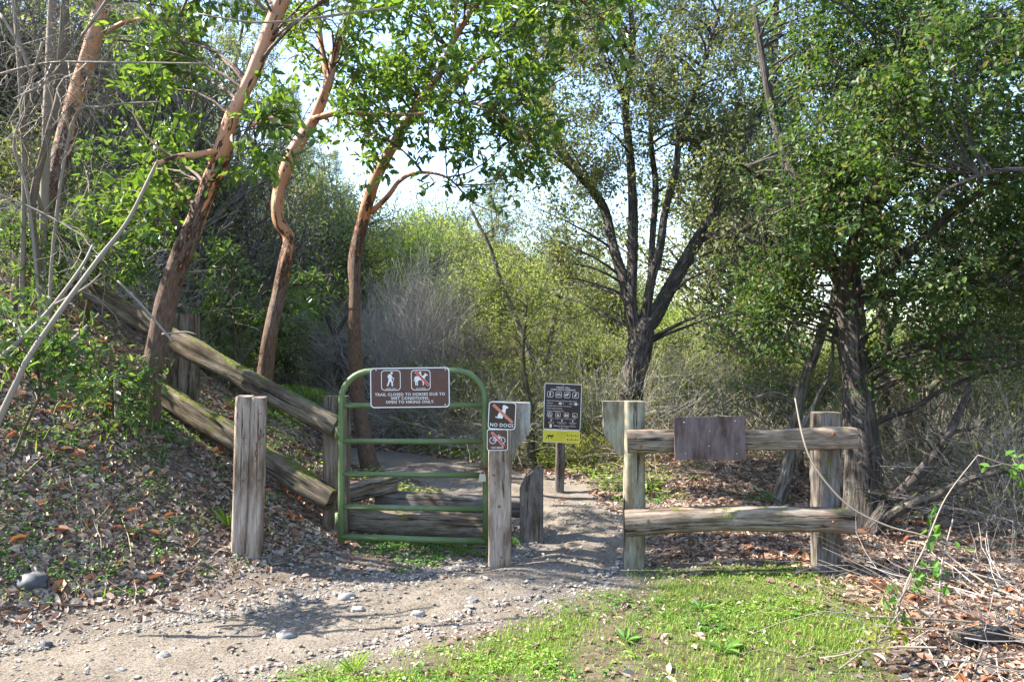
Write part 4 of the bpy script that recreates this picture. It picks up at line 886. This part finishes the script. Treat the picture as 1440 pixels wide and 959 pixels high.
# off to the sides and behind, woods that close the place
for (k, X, Y, s) in [('oak', -17, 7, .8), ('dusty', -19, 2, .7), ('oak', -14, -6, .9), ('oak', 8.5, 7, .8), ('dusty', 10, 3, .8), ('oak', 12, 10, .9)]: place(k, X, Y, s)
for (x, Y, s) in [(545, 12.8, .52), (600, 13.2, .60), (645, 13.0, .42), (570, 14.5, .62), (480, 15.5, .42), (960, 13.5, .36), (1040, 12.5, .3)]:
    pl('bare', x, Y, s)
for (x, Y, s) in [(600, 12.4, .9), (660, 11.6, .8), (705, 11.2, .9), (560, 12.6, .8), (640, 12, .7), (730, 10.6, .6), (830, 11.6, .9), (860, 11, .8), (930, 11.6, .8), (1000, 11.2, .7), (1080, 11, .6), (1150, 10.5, .6),
                  (1310, 8.0, .7), (1400, 7, .7), (1460, 6.6, .8), (1280, 9.2, .8), (1420, 8.6, .9), (1230, 10.5, .8), (60, 8.6, .8), (140, 9, .9), (20, 7.6, .7), (250, 9.6, .7)]:
    pl('tangle', x, Y, s)
for (x, Y, s) in [(800, 10.2, .55), (830, 9.8, .5), (760, 11.4, .7), (700, 12, .7), (620, 12.9, .6), (850, 12, .9), (580, 12.2, .45), (800, 12.6, 1.1), (730, 13, 1.1), (770, 12.4, .9), (940, 12, .6), (1060, 10.4, .4), (1000, 13.5, 1), (1350, 8.4, .6), (1300, 10, .8), (1430, 7.6, .6), (1180, 11.5, .8), (880, 12.5, .9), (680, 13, 1.1), (640, 12.8, .8)]:
    pl('leafy', x, Y, s)
for (x, Y, s) in [(660, 14, .9), (730, 14.5, .95), (800, 15, .8), (870, 16, .9), (950, 15, .8), (1040, 14, .8), (1120, 13, .8), (1200, 13, .9), (1290, 11.5, .8), (1380, 10.5, .8), (1460, 9.5, .8), (270, 11, .6), (1240, 11.5, .7), (1080, 12.6, .6), (980, 13, .6), (90, 10.4, .7), (180, 10.8, .8), (0, 9.5, .9), (480, 18, 1), (1330, 14, 1.1), (1010, 18, 1), (560, 18, .9)]:
    pl('shrub', x, Y, s)
# lichen covered stems high at left
def stems(name, label, loc, lines, mt, cat='shrub', lev=1, group=None, kids=5, Ln=.35, nb=5, rr=.004, leaf=None):
    o = thing(name, label, cat, loc, group); W = MB(); T = []
    for l in lines:
        C = limb(W, l, n=8, lump=.12, seed=int(abs(l[0][0])) % 17)
        for j in range(nb):
            i = int((.2+.75*R.rand())*(len(C)-2)); d = unit(C[i+1, :3]-C[i, :3]); s = rdir()
            grow(W, T, C[i, :3], d*.6+s, Ln*(.6+.8*R.rand()), min(rr, C[i, 3]*.6), lev, kids=kids, wander=.25, up=0)
    W.build('stems', mt, o)
    if leaf: LB = MB(); twig_leaves(LB, T, leaf[1], leaf[2], aspect=leaf[3], spread=1, quad=False); LB.build('leaves', leaf[0], o)
    return o
stems('bare_shrub', 'pale lichen covered upright stems in the top left corner', base(60, 6.2),
      [[(58, 560, 6.2, 5), (60, 380, 6.2, 5), (64, 230, 6.1, 6), (70, 100, 6, 6), (75, -60, 6, 5)], [(60, 400, 6.1, 4), (45, 300, 6, 5), (65, 200, 5.9, 5), (88, 110, 5.9, 6), (92, -50, 5.9, 5)], [(30, 450, 6, 3.5), (34, 250, 5.9, 3.5), (28, 100, 5.8, 3.5), (16, -50, 5.8, 3)],
       [(60, 300, 6.1, 3), (30, 180, 5.8, 2.5), (60, 60, 5.6, 2)], [(20, 140, 5.6, 2), (70, 110, 5.7, 2), (130, 30, 5.8, 2), (170, -30, 5.8, 2)], [(80, 120, 5.9, 3), (85, 60, 5.7, 3), (90, -20, 5.6, 3)]],
      'twig_pale', nb=9, lev=2, kids=4, Ln=.55)
stems('bare_shrub', 'thin lichen draped twigs crossing in front of the leftmost madrone', base(100, 5.9),
      [[(-20, 110, 5.8, 1.6), (60, 90, 5.7, 1.8), (140, 88, 5.6, 1.6), (290, 90, 5.5, 1.2)], [(90, 560, 5.9, 2.4), (70, 420, 5.8, 2.4), (100, 180, 5.8, 2.2), (150, 150, 5.7, 1.6), (230, 143, 5.6, 1.2)], [(-10, 270, 5.7, 1.5), (60, 300, 5.7, 1.6), (130, 340, 5.6, 1.2)], [(0, 20, 5.6, 2), (30, 70, 5.6, 2), (45, 130, 5.7, 2), (20, 200, 5.8, 2), (40, 280, 5.9, 2.2), (60, 480, 6.0, 2.6)]],
      'twig_pale', nb=9, lev=1, kids=4, Ln=.5)
def stick(name, label, lines, mt, cat='branch', **kw):
    l = lines[0][0]; return stems(name, label, px(l[0], l[1], l[2]), lines, mt, cat, **kw)
stick('dead_branch', 'long pale bare branch leaning across the left bank, the front one', [[(-30, 650, 4.5, 4.6), (20, 545, 4.55, 4.4), (42, 500, 4.6, 4.2), (90, 430, 4.7, 3.7), (140, 362, 4.8, 3.3), (180, 310, 4.9, 2.8), (215, 240, 5, 2), (222, 225, 5, 1)]], 'twig_pale', nb=3, Ln=.25, lev=0)
stick('dead_branch', 'second pale bare branch leaning behind the long front one', [[(-30, 530, 4.7, 4), (30, 478, 4.8, 3.8), (75, 430, 4.9, 3.2), (115, 375, 5, 2.4), (130, 345, 5.1, 1.4)], [(75, 430, 4.9, 2.6), (120, 405, 4.9, 1.8), (142, 385, 5, 1)]], 'twig_pale', nb=3, Ln=.25, lev=0)
stick('dead_branch', 'short grey dead branch lying high on the left bank', [[(60, 520, 6.6, 6), (95, 488, 6.6, 6), (125, 458, 6.7, 4)]], 'bark_grey', nb=2, Ln=.3, lev=0)
stick('dead_branch', 'thin tan twig curving across the trunk of the leaning madrone', [[(165, 395, 5.6, 1.6), (200, 430, 5.6, 1.8), (230, 465, 5.6, 1.8), (243, 480, 5.6, 2.4)], [(228, 470, 5.6, 1.6), (260, 467, 5.6, 1.4), (275, 470, 5.6, 1)]], 'twig_pale', nb=0)
stick('sawn_stick', 'short sawn stick standing upright on the bank beside the leaning madrone', [[(166, 590, 5.9, 4.2), (165, 560, 5.9, 4), (164, 531, 5.9, 4)]], 'twig_pale', cat='stick', nb=0)
stick('dead_branch', 'lichen covered branch reaching in at the top of the picture between madrones', [[(560, 10, 6.2, 1.5), (470, 22, 6.0, 2), (440, 26, 5.9, 1.8), (360, 32, 5.8, 1.5), (280, 20, 5.8, 1)]], 'twig_pale', nb=6, Ln=.25, lev=1)
stick('bramble_cane', 'long pale cane arching across the right end of the fence', [[(1118, 560, 5.0, 1.0), (1128, 610, 4.9, 1.4), (1140, 645, 4.85, 1.2), (1165, 682, 4.8, 1.25), (1200, 716, 4.75, 1.3), (1250, 740, 4.7, 1.3), (1305, 756, 4.65, 1.2), (1345, 790, 4.6, 1.1), (1400, 830, 4.4, 1.4)]], 'twig_pale', cat='cane', nb=0)
stems('bramble', 'green leaved bramble climbing beside the twig pile at right', base(1290, 4.4),
      [[(1255, 880, 4.2, 1.4), (1275, 820, 4.3, 1.4), (1300, 770, 4.4, 1.1), (1330, 700, 4.5, .9), (1375, 640, 4.6, .7)], [(1240, 900, 4.1, 1.3), (1262, 850, 4.2, 1.2), (1282, 810, 4.3, 1.1), (1290, 760, 4.3, 1)], [(1375, 640, 4.6, 1.2), (1430, 655, 4.6, 1.1), (1500, 640, 4.6, 1)], [(1320, 850, 4.2, 1.2), (1325, 790, 4.3, 1.1), (1340, 730, 4.4, 1)]],
      'twig_pale', nb=7, Ln=.12, lev=0, leaf=('weed', 4, .05, .62))
stems('bramble', 'yellow lit bramble sprays at the right edge of the grass', base(1240, 4.3),
      [[(1215, 915, 4.05, 1), (1245, 885, 4.1, 1), (1270, 855, 4.15, 1)], [(1180, 940, 3.9, 1), (1230, 905, 4, 1), (1262, 890, 4, 1)]], 'twig_pale', nb=9, Ln=.12, lev=0, leaf=('leaf_yellow', 4, .04, .6))
# twig pile at the lower right
tp = thing('twig_pile', 'heap of pale dry twigs and grey sticks in the lower right corner', 'brush pile', base(1400, 4.2)); W = MB(); T = []
for i in range(34):
    q = px(1290+240*R.rand(), 720+240*R.rand(), 3.7+1.5*R.rand()); q[2] = float(gz(q[0], q[1]))+.02+.14*R.rand()**1.5; a = R.rand()*6.28
    grow(W, T, q, (math.cos(a), math.sin(a), .25*R.normal()), .3+.7*R.rand(), .0045*(.6+R.rand()), 1, kids=3, wander=.13, up=-.06, ang=.6)
W.build('twigs', 'twig_pale', tp)
W = MB()
for i in range(26):
    q = px(1300+220*R.rand(), 800+160*R.rand(), 3.7+1.0*R.rand()); q[2] = float(gz(q[0], q[1]))+.02+.2*R.rand(); a = R.rand()*6.28
    grow(W, T, q, (math.cos(a), math.sin(a), .2*R.normal()), .3+.5*R.rand(), .004, 1, kids=3, wander=.13, up=-.06, ang=.6)
W.build('grey_sticks', 'twig_grey', tp)
lg = base(1380, 4.2); mb = MB(); mb.tube(np.array([lg+np.array((-.13, 0, .05)), lg+np.array((0, .02, .055)), lg+np.array((.16, .05, .05))]), [.035, .038, .034], 12, .12); tag(mb.build('broken_log', 'bark_oak'), 'short dark broken log lying in the litter at lower right', 'log')
# straw coloured brush heap behind the right fence
bp = thing('brush_pile', 'sunlit heap of dry straw coloured twigs behind the right fence', 'brush pile', base(1000, 9.2)); W = MB(); T = []
for i in range(330):
    X = 1.3+3.3*R.rand(); Y = 8.5+1.6*R.rand(); hh = .34*math.exp(-((X-2.6)/1.5)**2)*R.rand(); q = np.array((X, Y, float(gz(X, Y))+.02+hh)); a = R.rand()*6.28
    grow(W, T, q, (math.cos(a), math.sin(a)*.6, .35*R.rand()), .35+.5*R.rand(), .005, 1, kids=4, wander=.2, up=-.12, ang=.8, minr=.003)
W.build('twigs', 'straw', bp)
stems('bare_shrub', 'fan of pale dry canes close behind the big oak at right', base(1290, 7.8),
      [[(1290, 700, 7.8, 2), (1270+18*q, 600, 7.7, 1.8), (1245+28*q, 510+14*abs(q-2), 7.6, 1.2), (1225+40*q, 540+22*q, 7.4, .8)] for q in range(6)], 'straw', nb=12, Ln=.5, lev=1, kids=5)
# dead russet bracken on the slope behind the fence rail
bk = thing('dead_bracken', 'pinkish brown dry bracken on the slope left of the gate arch', 'brush pile', base(400, 16)); W = MB(); T = []
for i in range(160):
    q = base(345+110*R.rand(), 15.2+1.8*R.rand()); a = R.rand()*6.28
    grow(W, T, q, (math.cos(a), math.sin(a), .9), .5+.4*R.rand(), .006, 1, kids=4, wander=.2, up=-.1, ang=.8, minr=.004)
W.build('stems', 'straw', bk)

# copies whose crowns would shade the sunlit places lose just those leaves
bpy.context.view_layer.update()
for o in list(bpy.data.objects):
    if o.name.split('.')[0] not in ('crown', 'leaves') or o.parent is None or o.parent.name.split('.')[0] not in ('woodland_tree', 'conifer_tree', 'leafy_shrub', 'leafy_bush', 'brush_tangle'): continue
    me = o.data; n = len(me.vertices); co = np.empty(n*3, np.float32); me.vertices.foreach_get('co', co); co = co.reshape(-1, 3)
    Mw = np.array(o.parent.matrix_world); wc = co@Mw[:3, :3].T+Mw[:3, 3]; lf = wc.reshape(-1, 4, 3).mean(1) if n % 4 == 0 else None
    if lf is None: continue
    k = keep(lf)
    if (~k).sum() < 25: continue
    mb = MB(); v = co.reshape(-1, 4, 3)[k]; mb.add(v.reshape(-1, 3), [np.arange(len(v)*4).reshape(-1, 4)])
    t = mb.build('crown', [me.materials[0]]); o.data = t.data; bpy.data.objects.remove(t)

# ------------------------------------------------------------------ what lies on the ground
def scatter(n, x0, x1, y0, y1, dens):
    x = x0+(x1-x0)*R.rand(n); y = y0+(y1-y0)*R.rand(n); k = R.rand(n) < dens(x, y); return x[k], y[k]
def gnorm(x, y, e=.03):
    n = np.stack([-(gz(x+e, y)-gz(x-e, y))/(2*e), -(gz(x, y+e)-gz(x, y-e))/(2*e), np.ones_like(x)], -1); return n/np.linalg.norm(n, axis=1)[:, None]
def flatleaves(x, y, size, mt, name, aspect=.5, lift=.012, tilt=.35, szr=.5):
    n = len(x); z = gz(x, y)+lift*R.rand(n)+.004; Nn = gnorm(x, y)+R.normal(size=(n, 3))*tilt; a = R.rand(n)*6.283
    A = np.stack([np.cos(a), np.sin(a), np.zeros(n)], -1); Nn /= np.linalg.norm(Nn, axis=1)[:, None]; A = A-Nn*(A*Nn).sum(1)[:, None]
    ln = size*(1-szr+2*szr*R.rand(n)); mb = MB(); P = np.stack([x, y, z], -1)-A*ln[:, None]*.5
    leaf_mesh(mb, P, A, Nn, ln, ln*aspect*(.7+.6*R.rand(n)), fold=.5); o = mb.build(name, mt); o['kind'] = 'stuff'; return o
def litd(x, y):
    d = foot(y)-x; g = .93*grassm(x, y); pd = path_d(x, y)
    bank = np.clip((d+.42)/.6, 0.06, 1); right = np.clip((x-1.6+.25*fbm(x*2, y*2, 61, 2))/.8, 0, 1)*(y < 9.5)*.9
    m = np.maximum(bank, right); m = np.maximum(m, .5*((y > 5.9) & (x > .8)))
    m = np.maximum(m, .25*(y > 9))
    return np.clip(m*(1-.9*g)*np.clip(pd/.3+.12, .03, 1)*(.65+.5*fbm(x*1.5, y*1.5, 62, 2)), 0, 1)
x, y = scatter(190000, -6.0, 5.2, 2.9, 10, litd); flatleaves(x, y, .055, 'litter', 'leaf_litter', .5)
x, y = scatter(230000, -5.2, 4.8, 3.0, 8, lambda x, y: litd(x, y)*.9); flatleaves(x, y, .024, 'litter', 'small_leaf_litter', .6, .008)
x, y = scatter(26000, -6.5, 5.5, 3, 10, lambda x, y: litd(x, y)*(grassm(x, y) < .2)*np.clip(.15+.9*vn(x*1.6, y*1.6, 63), 0.04, .6)); flatleaves(x, y, .085, 'litter_red', 'russet_leaves', .52, .03, .5)
x, y = scatter(50000, -9, 9, 9.5, 18, lambda x, y: np.clip(.8-grassm(x, y)-.8*(path_d(x, y) < .1), 0, 1)); flatleaves(x, y, .08, 'litter', 'far_leaf_litter', .55)
# loose twigs
W = MB(); x, y = scatter(9000, -5.5, 5, 3.2, 9.5, litd)
for a, b_ in zip(x, y):
    t = R.rand()*6.28; l = .05+.22*R.rand()**2; d = np.array((math.cos(t), math.sin(t)))*l
    P = np.array([(a+d[0]*k, b_+d[1]*k, 0) for k in (0, .5, 1)]); P[:, 2] = gz(P[:, 0], P[:, 1])+.012+.02*R.rand(3); P[1, :2] += R.normal(size=2)*l*.06
    W.tube(P, .0012+.0016*R.rand(), 3, cap=False)
W.build('twig_litter', 'straw')['kind'] = 'stuff'
# gravel
def stones(x, y, s, name, mt, sink=.3):
    n = len(x); th = np.array([0, 1, 2, 3, 4])*2*np.pi/5
    base_ = np.array([(0, 0, 1)]+[(math.cos(a)*.8, math.sin(a)*.8, .55) for a in th]+[(math.cos(a+.6), math.sin(a+.6), -.2) for a in th])
    V = base_[None]*(1+.28*R.normal(size=(n, 11, 1)))*s[:, None, None]*np.stack([.7+.6*R.rand(n), .7+.6*R.rand(n), .4+.35*R.rand(n)], -1)[:, None]
    a = R.rand(n)*6.28; c, q = np.cos(a)[:, None], np.sin(a)[:, None]; V = np.stack([V[..., 0]*c-V[..., 1]*q, V[..., 0]*q+V[..., 1]*c, V[..., 2]], -1)
    V += np.stack([x, y, gz(x, y)+s*.15+.012*(path_d(x, y) < 0)], -1)[:, None]
    fs = []
    for i in range(5):
        j = (i+1) % 5; fs += [(0, 1+i, 1+j), (1+i, 6+i, 1+j), (6+i, 6+j, 1+j)]
    f = (np.arange(n)[:, None, None]*11+np.array(fs)[None]).reshape(-1, 3); mb = MB(); mb.add(V.reshape(-1, 3), [f], None); o = mb.build(name, mt); o['kind'] = 'stuff'
x, y = scatter(150000, -5.2, 2.9, 2.9, 8.0, lambda x, y: gravm(x, y)*np.where(path_d(x, y) < -.08, .10, .7)*(1-.7*grassm(x, y))*np.clip(.65+fbm(x*2, y*2, 71, 2)*.6, .15, 1))
stones(x, y, .004+.012*R.rand(len(x))**3, 'gravel', 'pebble')
x, y = scatter(3200, -5.2, 1.2, 3.2, 6.6, lambda x, y: gravm(x, y)*(path_d(x, y) > -.15)*(1-grassm(x, y))*.35)
stones(x, y, .010+.012*R.rand(len(x))**2, 'coarse_gravel', 'pebble')
x, y = scatter(60000, -2.4, 2.5, 2.9, 5.9, lambda x, y: grassm(x, y)*.05*(1+vn(x*3, y*3, 64))); flatleaves(x, y, .026, 'litter', 'lawn_litter', .55, .02)
def rock(label, xp, yp, Y, sz, mt='stone', sq=.62):
    X = (xp-CX)/F*Y; z = float(gz(X, Y)); mb = MB(); nu, nv = 14, 9; sd = xp*.37
    V = []
    for i in range(nv+1):
        for j in range(nu):
            a, b = 2*np.pi*j/nu, np.pi*i/nv; d = np.array((math.sin(b)*math.cos(a), math.sin(b)*math.sin(a), math.cos(b)))
            rr = 1+.28*float(vn(np.array(d[0]*1.6+sd), np.array(d[1]*1.6+d[2]*2), 3))+.1*float(vn(np.array(d[0]*4+sd), np.array(d[1]*4+d[2]*4), 5)); V.append(np.array((X, Y, z+sz*.12))+d*rr*sz*np.array((1, .8, sq)))
    f = np.array([[i*nu+j, i*nu+(j+1) % nu, (i+1)*nu+(j+1) % nu, (i+1)*nu+j] for i in range(nv) for j in range(nu)]); mb.add(V, [f], None, 0, sz > .05)
    tag(mb.build('rock', mt), label, 'rock')
def yat(yp, xp):  # depth where the ground meets this pixel
    for Y in np.arange(3.2, 14, .01):
        if (H-float(gz((xp-CX)/F*Y, Y)))/Y*F+CY < yp: return Y
    return 12
for l, xp, yp, s_, m_ in [('pale rock alone at the front of the gravel, nearest the camera', 402, 897, .058, 'stone'), ('grey rock half sunk in the gravel below the chain post', 487, 842, .055, 'stone'), ('tan rock beside the half sunk grey rock in gravel', 503, 860, .045, 'stone'), ('small grey rock in the gravel between chain post and gate post', 588, 866, .045, 'stone'),
                          ('flat stone at the edge of the worn trail below the gate post', 663, 846, .04, 'stone'), ('dark slate rock in weeds at far left of the bank foot', 45, 822, .10, 'stone_dark'), ('small pale stone near the sunlit gravel in the lower left', 230, 925, .04, 'stone'), ('bluish stone at the lower left corner', 65, 910, .038, 'stone_dark'), ('little grey stone left of the sunlit patch', 170, 945, .03, 'stone')]:
    Y = yat(yp, xp); rock(l, xp, yp, Y, s_, m_)
# weeds on the bank: little clusters of round leaves
def weeds(n, x0, x1, y0, y1, dens, name, mt, size, h, per=7):
    x, y = scatter(n, x0, x1, y0, y1, dens); m = len(x); k = np.repeat(np.arange(m), per); N_ = len(k)
    a = R.rand(N_)*6.283; rr = size*(.4+1.6*R.rand(N_)); X = x[k]+np.cos(a)*rr; Y = y[k]+np.sin(a)*rr; hh = h*(.3+.9*R.rand(m))[k]*(.5+.7*R.rand(N_))
    Nn = np.stack([R.normal(size=N_)*.35, R.normal(size=N_)*.35, np.ones(N_)], -1); A = np.stack([np.cos(a), np.sin(a), R.normal(size=N_)*.3], -1); ln = size*(.6+.8*R.rand(N_))*(.6+.7*R.rand(m))[k]
    mb = MB(); leaf_mesh(mb, np.stack([X, Y, gz(X, Y)+.01+hh], -1), A, Nn, ln, ln*.62); o = mb.build(name, mt); o['kind'] = 'stuff'
wd = lambda x, y: np.clip(np.clip((foot(y)-x+.5)/.6, 0, 1)*(.12+.85*np.clip(vn(x*1.7, y*1.7, 81)+.5*vn(x*5, y*5, 82), 0, 1)), 0, 1)*(path_d(x, y) > .3)
weeds(9500, -6, -.6, 3.6, 9, wd, 'bank_weeds', 'weed', .022, .03, 8)
weeds(1500, -1.9, .3, 5.3, 6.6, lambda x, y: np.clip(.1+vn(x*3, y*3, 83), 0, 1)*(path_d(x, y) > .1), 'gate_weeds', 'weed', .025, .02, 7)
weeds(1500, -3, 2.2, 8, 13, lambda x, y: np.clip(grassm(x, y)+.2*(path_d(x, y) > .3), 0, 1)*(path_d(x, y) > 0), 'trail_weeds', 'leaf_bright', .05, .08, 8)
weeds(1700, 1.0, 5.5, 7.8, 12, lambda x, y: np.clip(.1+vn(x*2, y*2, 84), 0, 1), 'brush_weeds', 'weed', .03, .06, 8)
weeds(1300, -2.2, 2.4, 2.9, 5.8, lambda x, y: grassm(x, y)*np.clip(.1+vn(x*1.9, y*1.9, 86), 0, 1), 'lawn_weeds', 'weed', .032, .02, 7)
weeds(5200, -2.2, 2.4, 2.9, 5.8, lambda x, y: grassm(x, y)*np.clip(.35+vn(x*2.3, y*2.3, 85), 0, 1), 'clover', 'grass', .016, .022, 9)
# grass
def grass(n, x0, x1, y0, y1, dens, name, mt, h, w):
    x, y = scatter(n, x0, x1, y0, y1, dens); m = len(x); hh = h*(.35+.9*R.rand(m))*(.7+.5*vn(x*2.5, y*2.5, 91)); a = R.rand(m)*6.283; dx, dy = np.cos(a), np.sin(a); ln = (.2+.8*R.rand(m))*hh
    P0 = np.stack([x, y, gz(x, y)], -1); sd = np.stack([-dy, dx, 0*dx], -1)*(w*(.6+.8*R.rand(m)))[:, None]/2; D = np.stack([dx*ln*.4, dy*ln*.4, hh*.65], -1); E = np.stack([dx*ln, dy*ln, hh], -1)
    V = np.stack([P0-sd, P0+sd, P0+D+sd*.8, P0+D-sd*.8, P0+E], 1); i = np.arange(m)[:, None]*5; mb = MB()
    mb.add(V.reshape(-1, 3), [i+np.array([0, 1, 2, 3]), i+np.array([3, 2, 4])]); o = mb.build(name, mt); o['kind'] = 'stuff'
grass(150000, -3.4, 2.4, 2.6, 5.85, lambda x, y: grassm(x, y)*.9, 'grass', 'grass', .027, .0045)
grass(24000, -3.4, 2.4, 2.6, 5.85, lambda x, y: np.clip(grassm(x, y)*1.1*np.clip(.5+vn(x*1.5, y*1.5, 92), .1, 1), 0, 1), 'dry_grass', 'drygrass', .045, .004)
grass(70000, -5.4, 2.2, 7, 16, lambda x, y: grassm(x, y), 'far_grass', 'grass', .08, .009)
grass(5000, -5.5, -.9, 4, 8, lambda x, y: np.clip(foot(y)-x+.4, 0, 1)*np.clip(.1+vn(x*2, y*2, 93), 0, 1)*(path_d(x, y) > .4), 'bank_grass', 'grass', .10, .005)
# broad leaved rosettes in the grass, and tufts
def rosette(label, xp, yp, n, ln, mt='weed', w=.3, up=.5, name='broadleaf_weed', cat='plant', group=None):
    Y = yat(yp, xp); c = base(xp, Y); mb = MB(); a = np.arange(n)*2.4+R.rand(n)*.5; A = np.stack([np.cos(a), np.sin(a), up*(.5+R.rand(n))], -1)
    P = np.tile(c, (n, 1))+A*.01; Nn = np.stack([-np.cos(a)*up, -np.sin(a)*up, np.ones(n)], -1); l = ln*(.6+.5*R.rand(n)); leaf_mesh(mb, P, A, Nn, l, l*w, .35); tag(mb.build(name, mt), label, cat, group)
rosette('broad leaved weed in the middle of the grass, largest of its kind', 1018, 915, 9, .13); rosette('broad leaved weed left of the largest one in the grass', 880, 902, 9, .10); rosette('broad leaved weed in the grass below the left fence post', 985, 858, 8, .10)
rosette('long bladed grass tuft at the foot of the chain post', 322, 745, 14, .20, 'grass', .06, 2.2, 'grass_tuft'); rosette('small weed with pointed leaves in gravel at lower left', 190, 835, 7, .07); rosette('grass tuft at the front edge of the lawn', 497, 948, 22, .11, 'grass', .05, 1.6, 'grass_tuft')
rosette('leafy weed on the bank beside the sawn stick', 150, 610, 9, .12, 'weed', .12, 1.4, 'grass_tuft')
# ------------------------------------------------------------------ light, sky, camera
sc = bpy.context.scene
w = bpy.data.worlds.new('World'); sc.world = w; w.use_nodes = True; nt = w.node_tree
sky = nt.nodes.new('ShaderNodeTexSky'); sky.sky_type = 'NISHITA'; sky.sun_disc = False
el = math.asin(S[2]); az = math.atan2(S[0], S[1]); sky.sun_elevation = el; sky.sun_rotation = az; sky.air_density = 1; sky.dust_density = .8; sky.ozone_density = 2
bgd = nt.nodes['Background']; bgd.inputs[1].default_value = .125; nt.links.new(sky.outputs[0], bgd.inputs[0])
sd = bpy.data.lights.new('sun', 'SUN'); sd.energy = 4.2; sd.angle = math.radians(.5); sd.color = (1, .93, .82)
so = bpy.data.objects.new('sun', sd); col.objects.link(so); so.rotation_euler = Vector(S).to_track_quat('Z', 'Y').to_euler(); so.location = (-8, 4, 12)
cd = bpy.data.cameras.new('camera'); cam = bpy.data.objects.new('camera', cd); col.objects.link(cam); cam.location = (0, 0, H); cam.rotation_euler = (math.pi/2, 0, 0)
cd.lens = 28; cd.sensor_width = 36; cd.clip_end = 2000; sc.camera = cam
sc.view_settings.view_transform = 'Standard'; sc.view_settings.look = 'None'; sc.view_settings.exposure = 2.2; sc.view_settings.gamma = 1
sc.render.engine = 'CYCLES'; sc.cycles.max_bounces = 8; sc.cycles.diffuse_bounces = 6; sc.cycles.transmission_bounces = 5; sc.cycles.use_denoising = True
sc.cycles.sample_clamp_indirect = 6
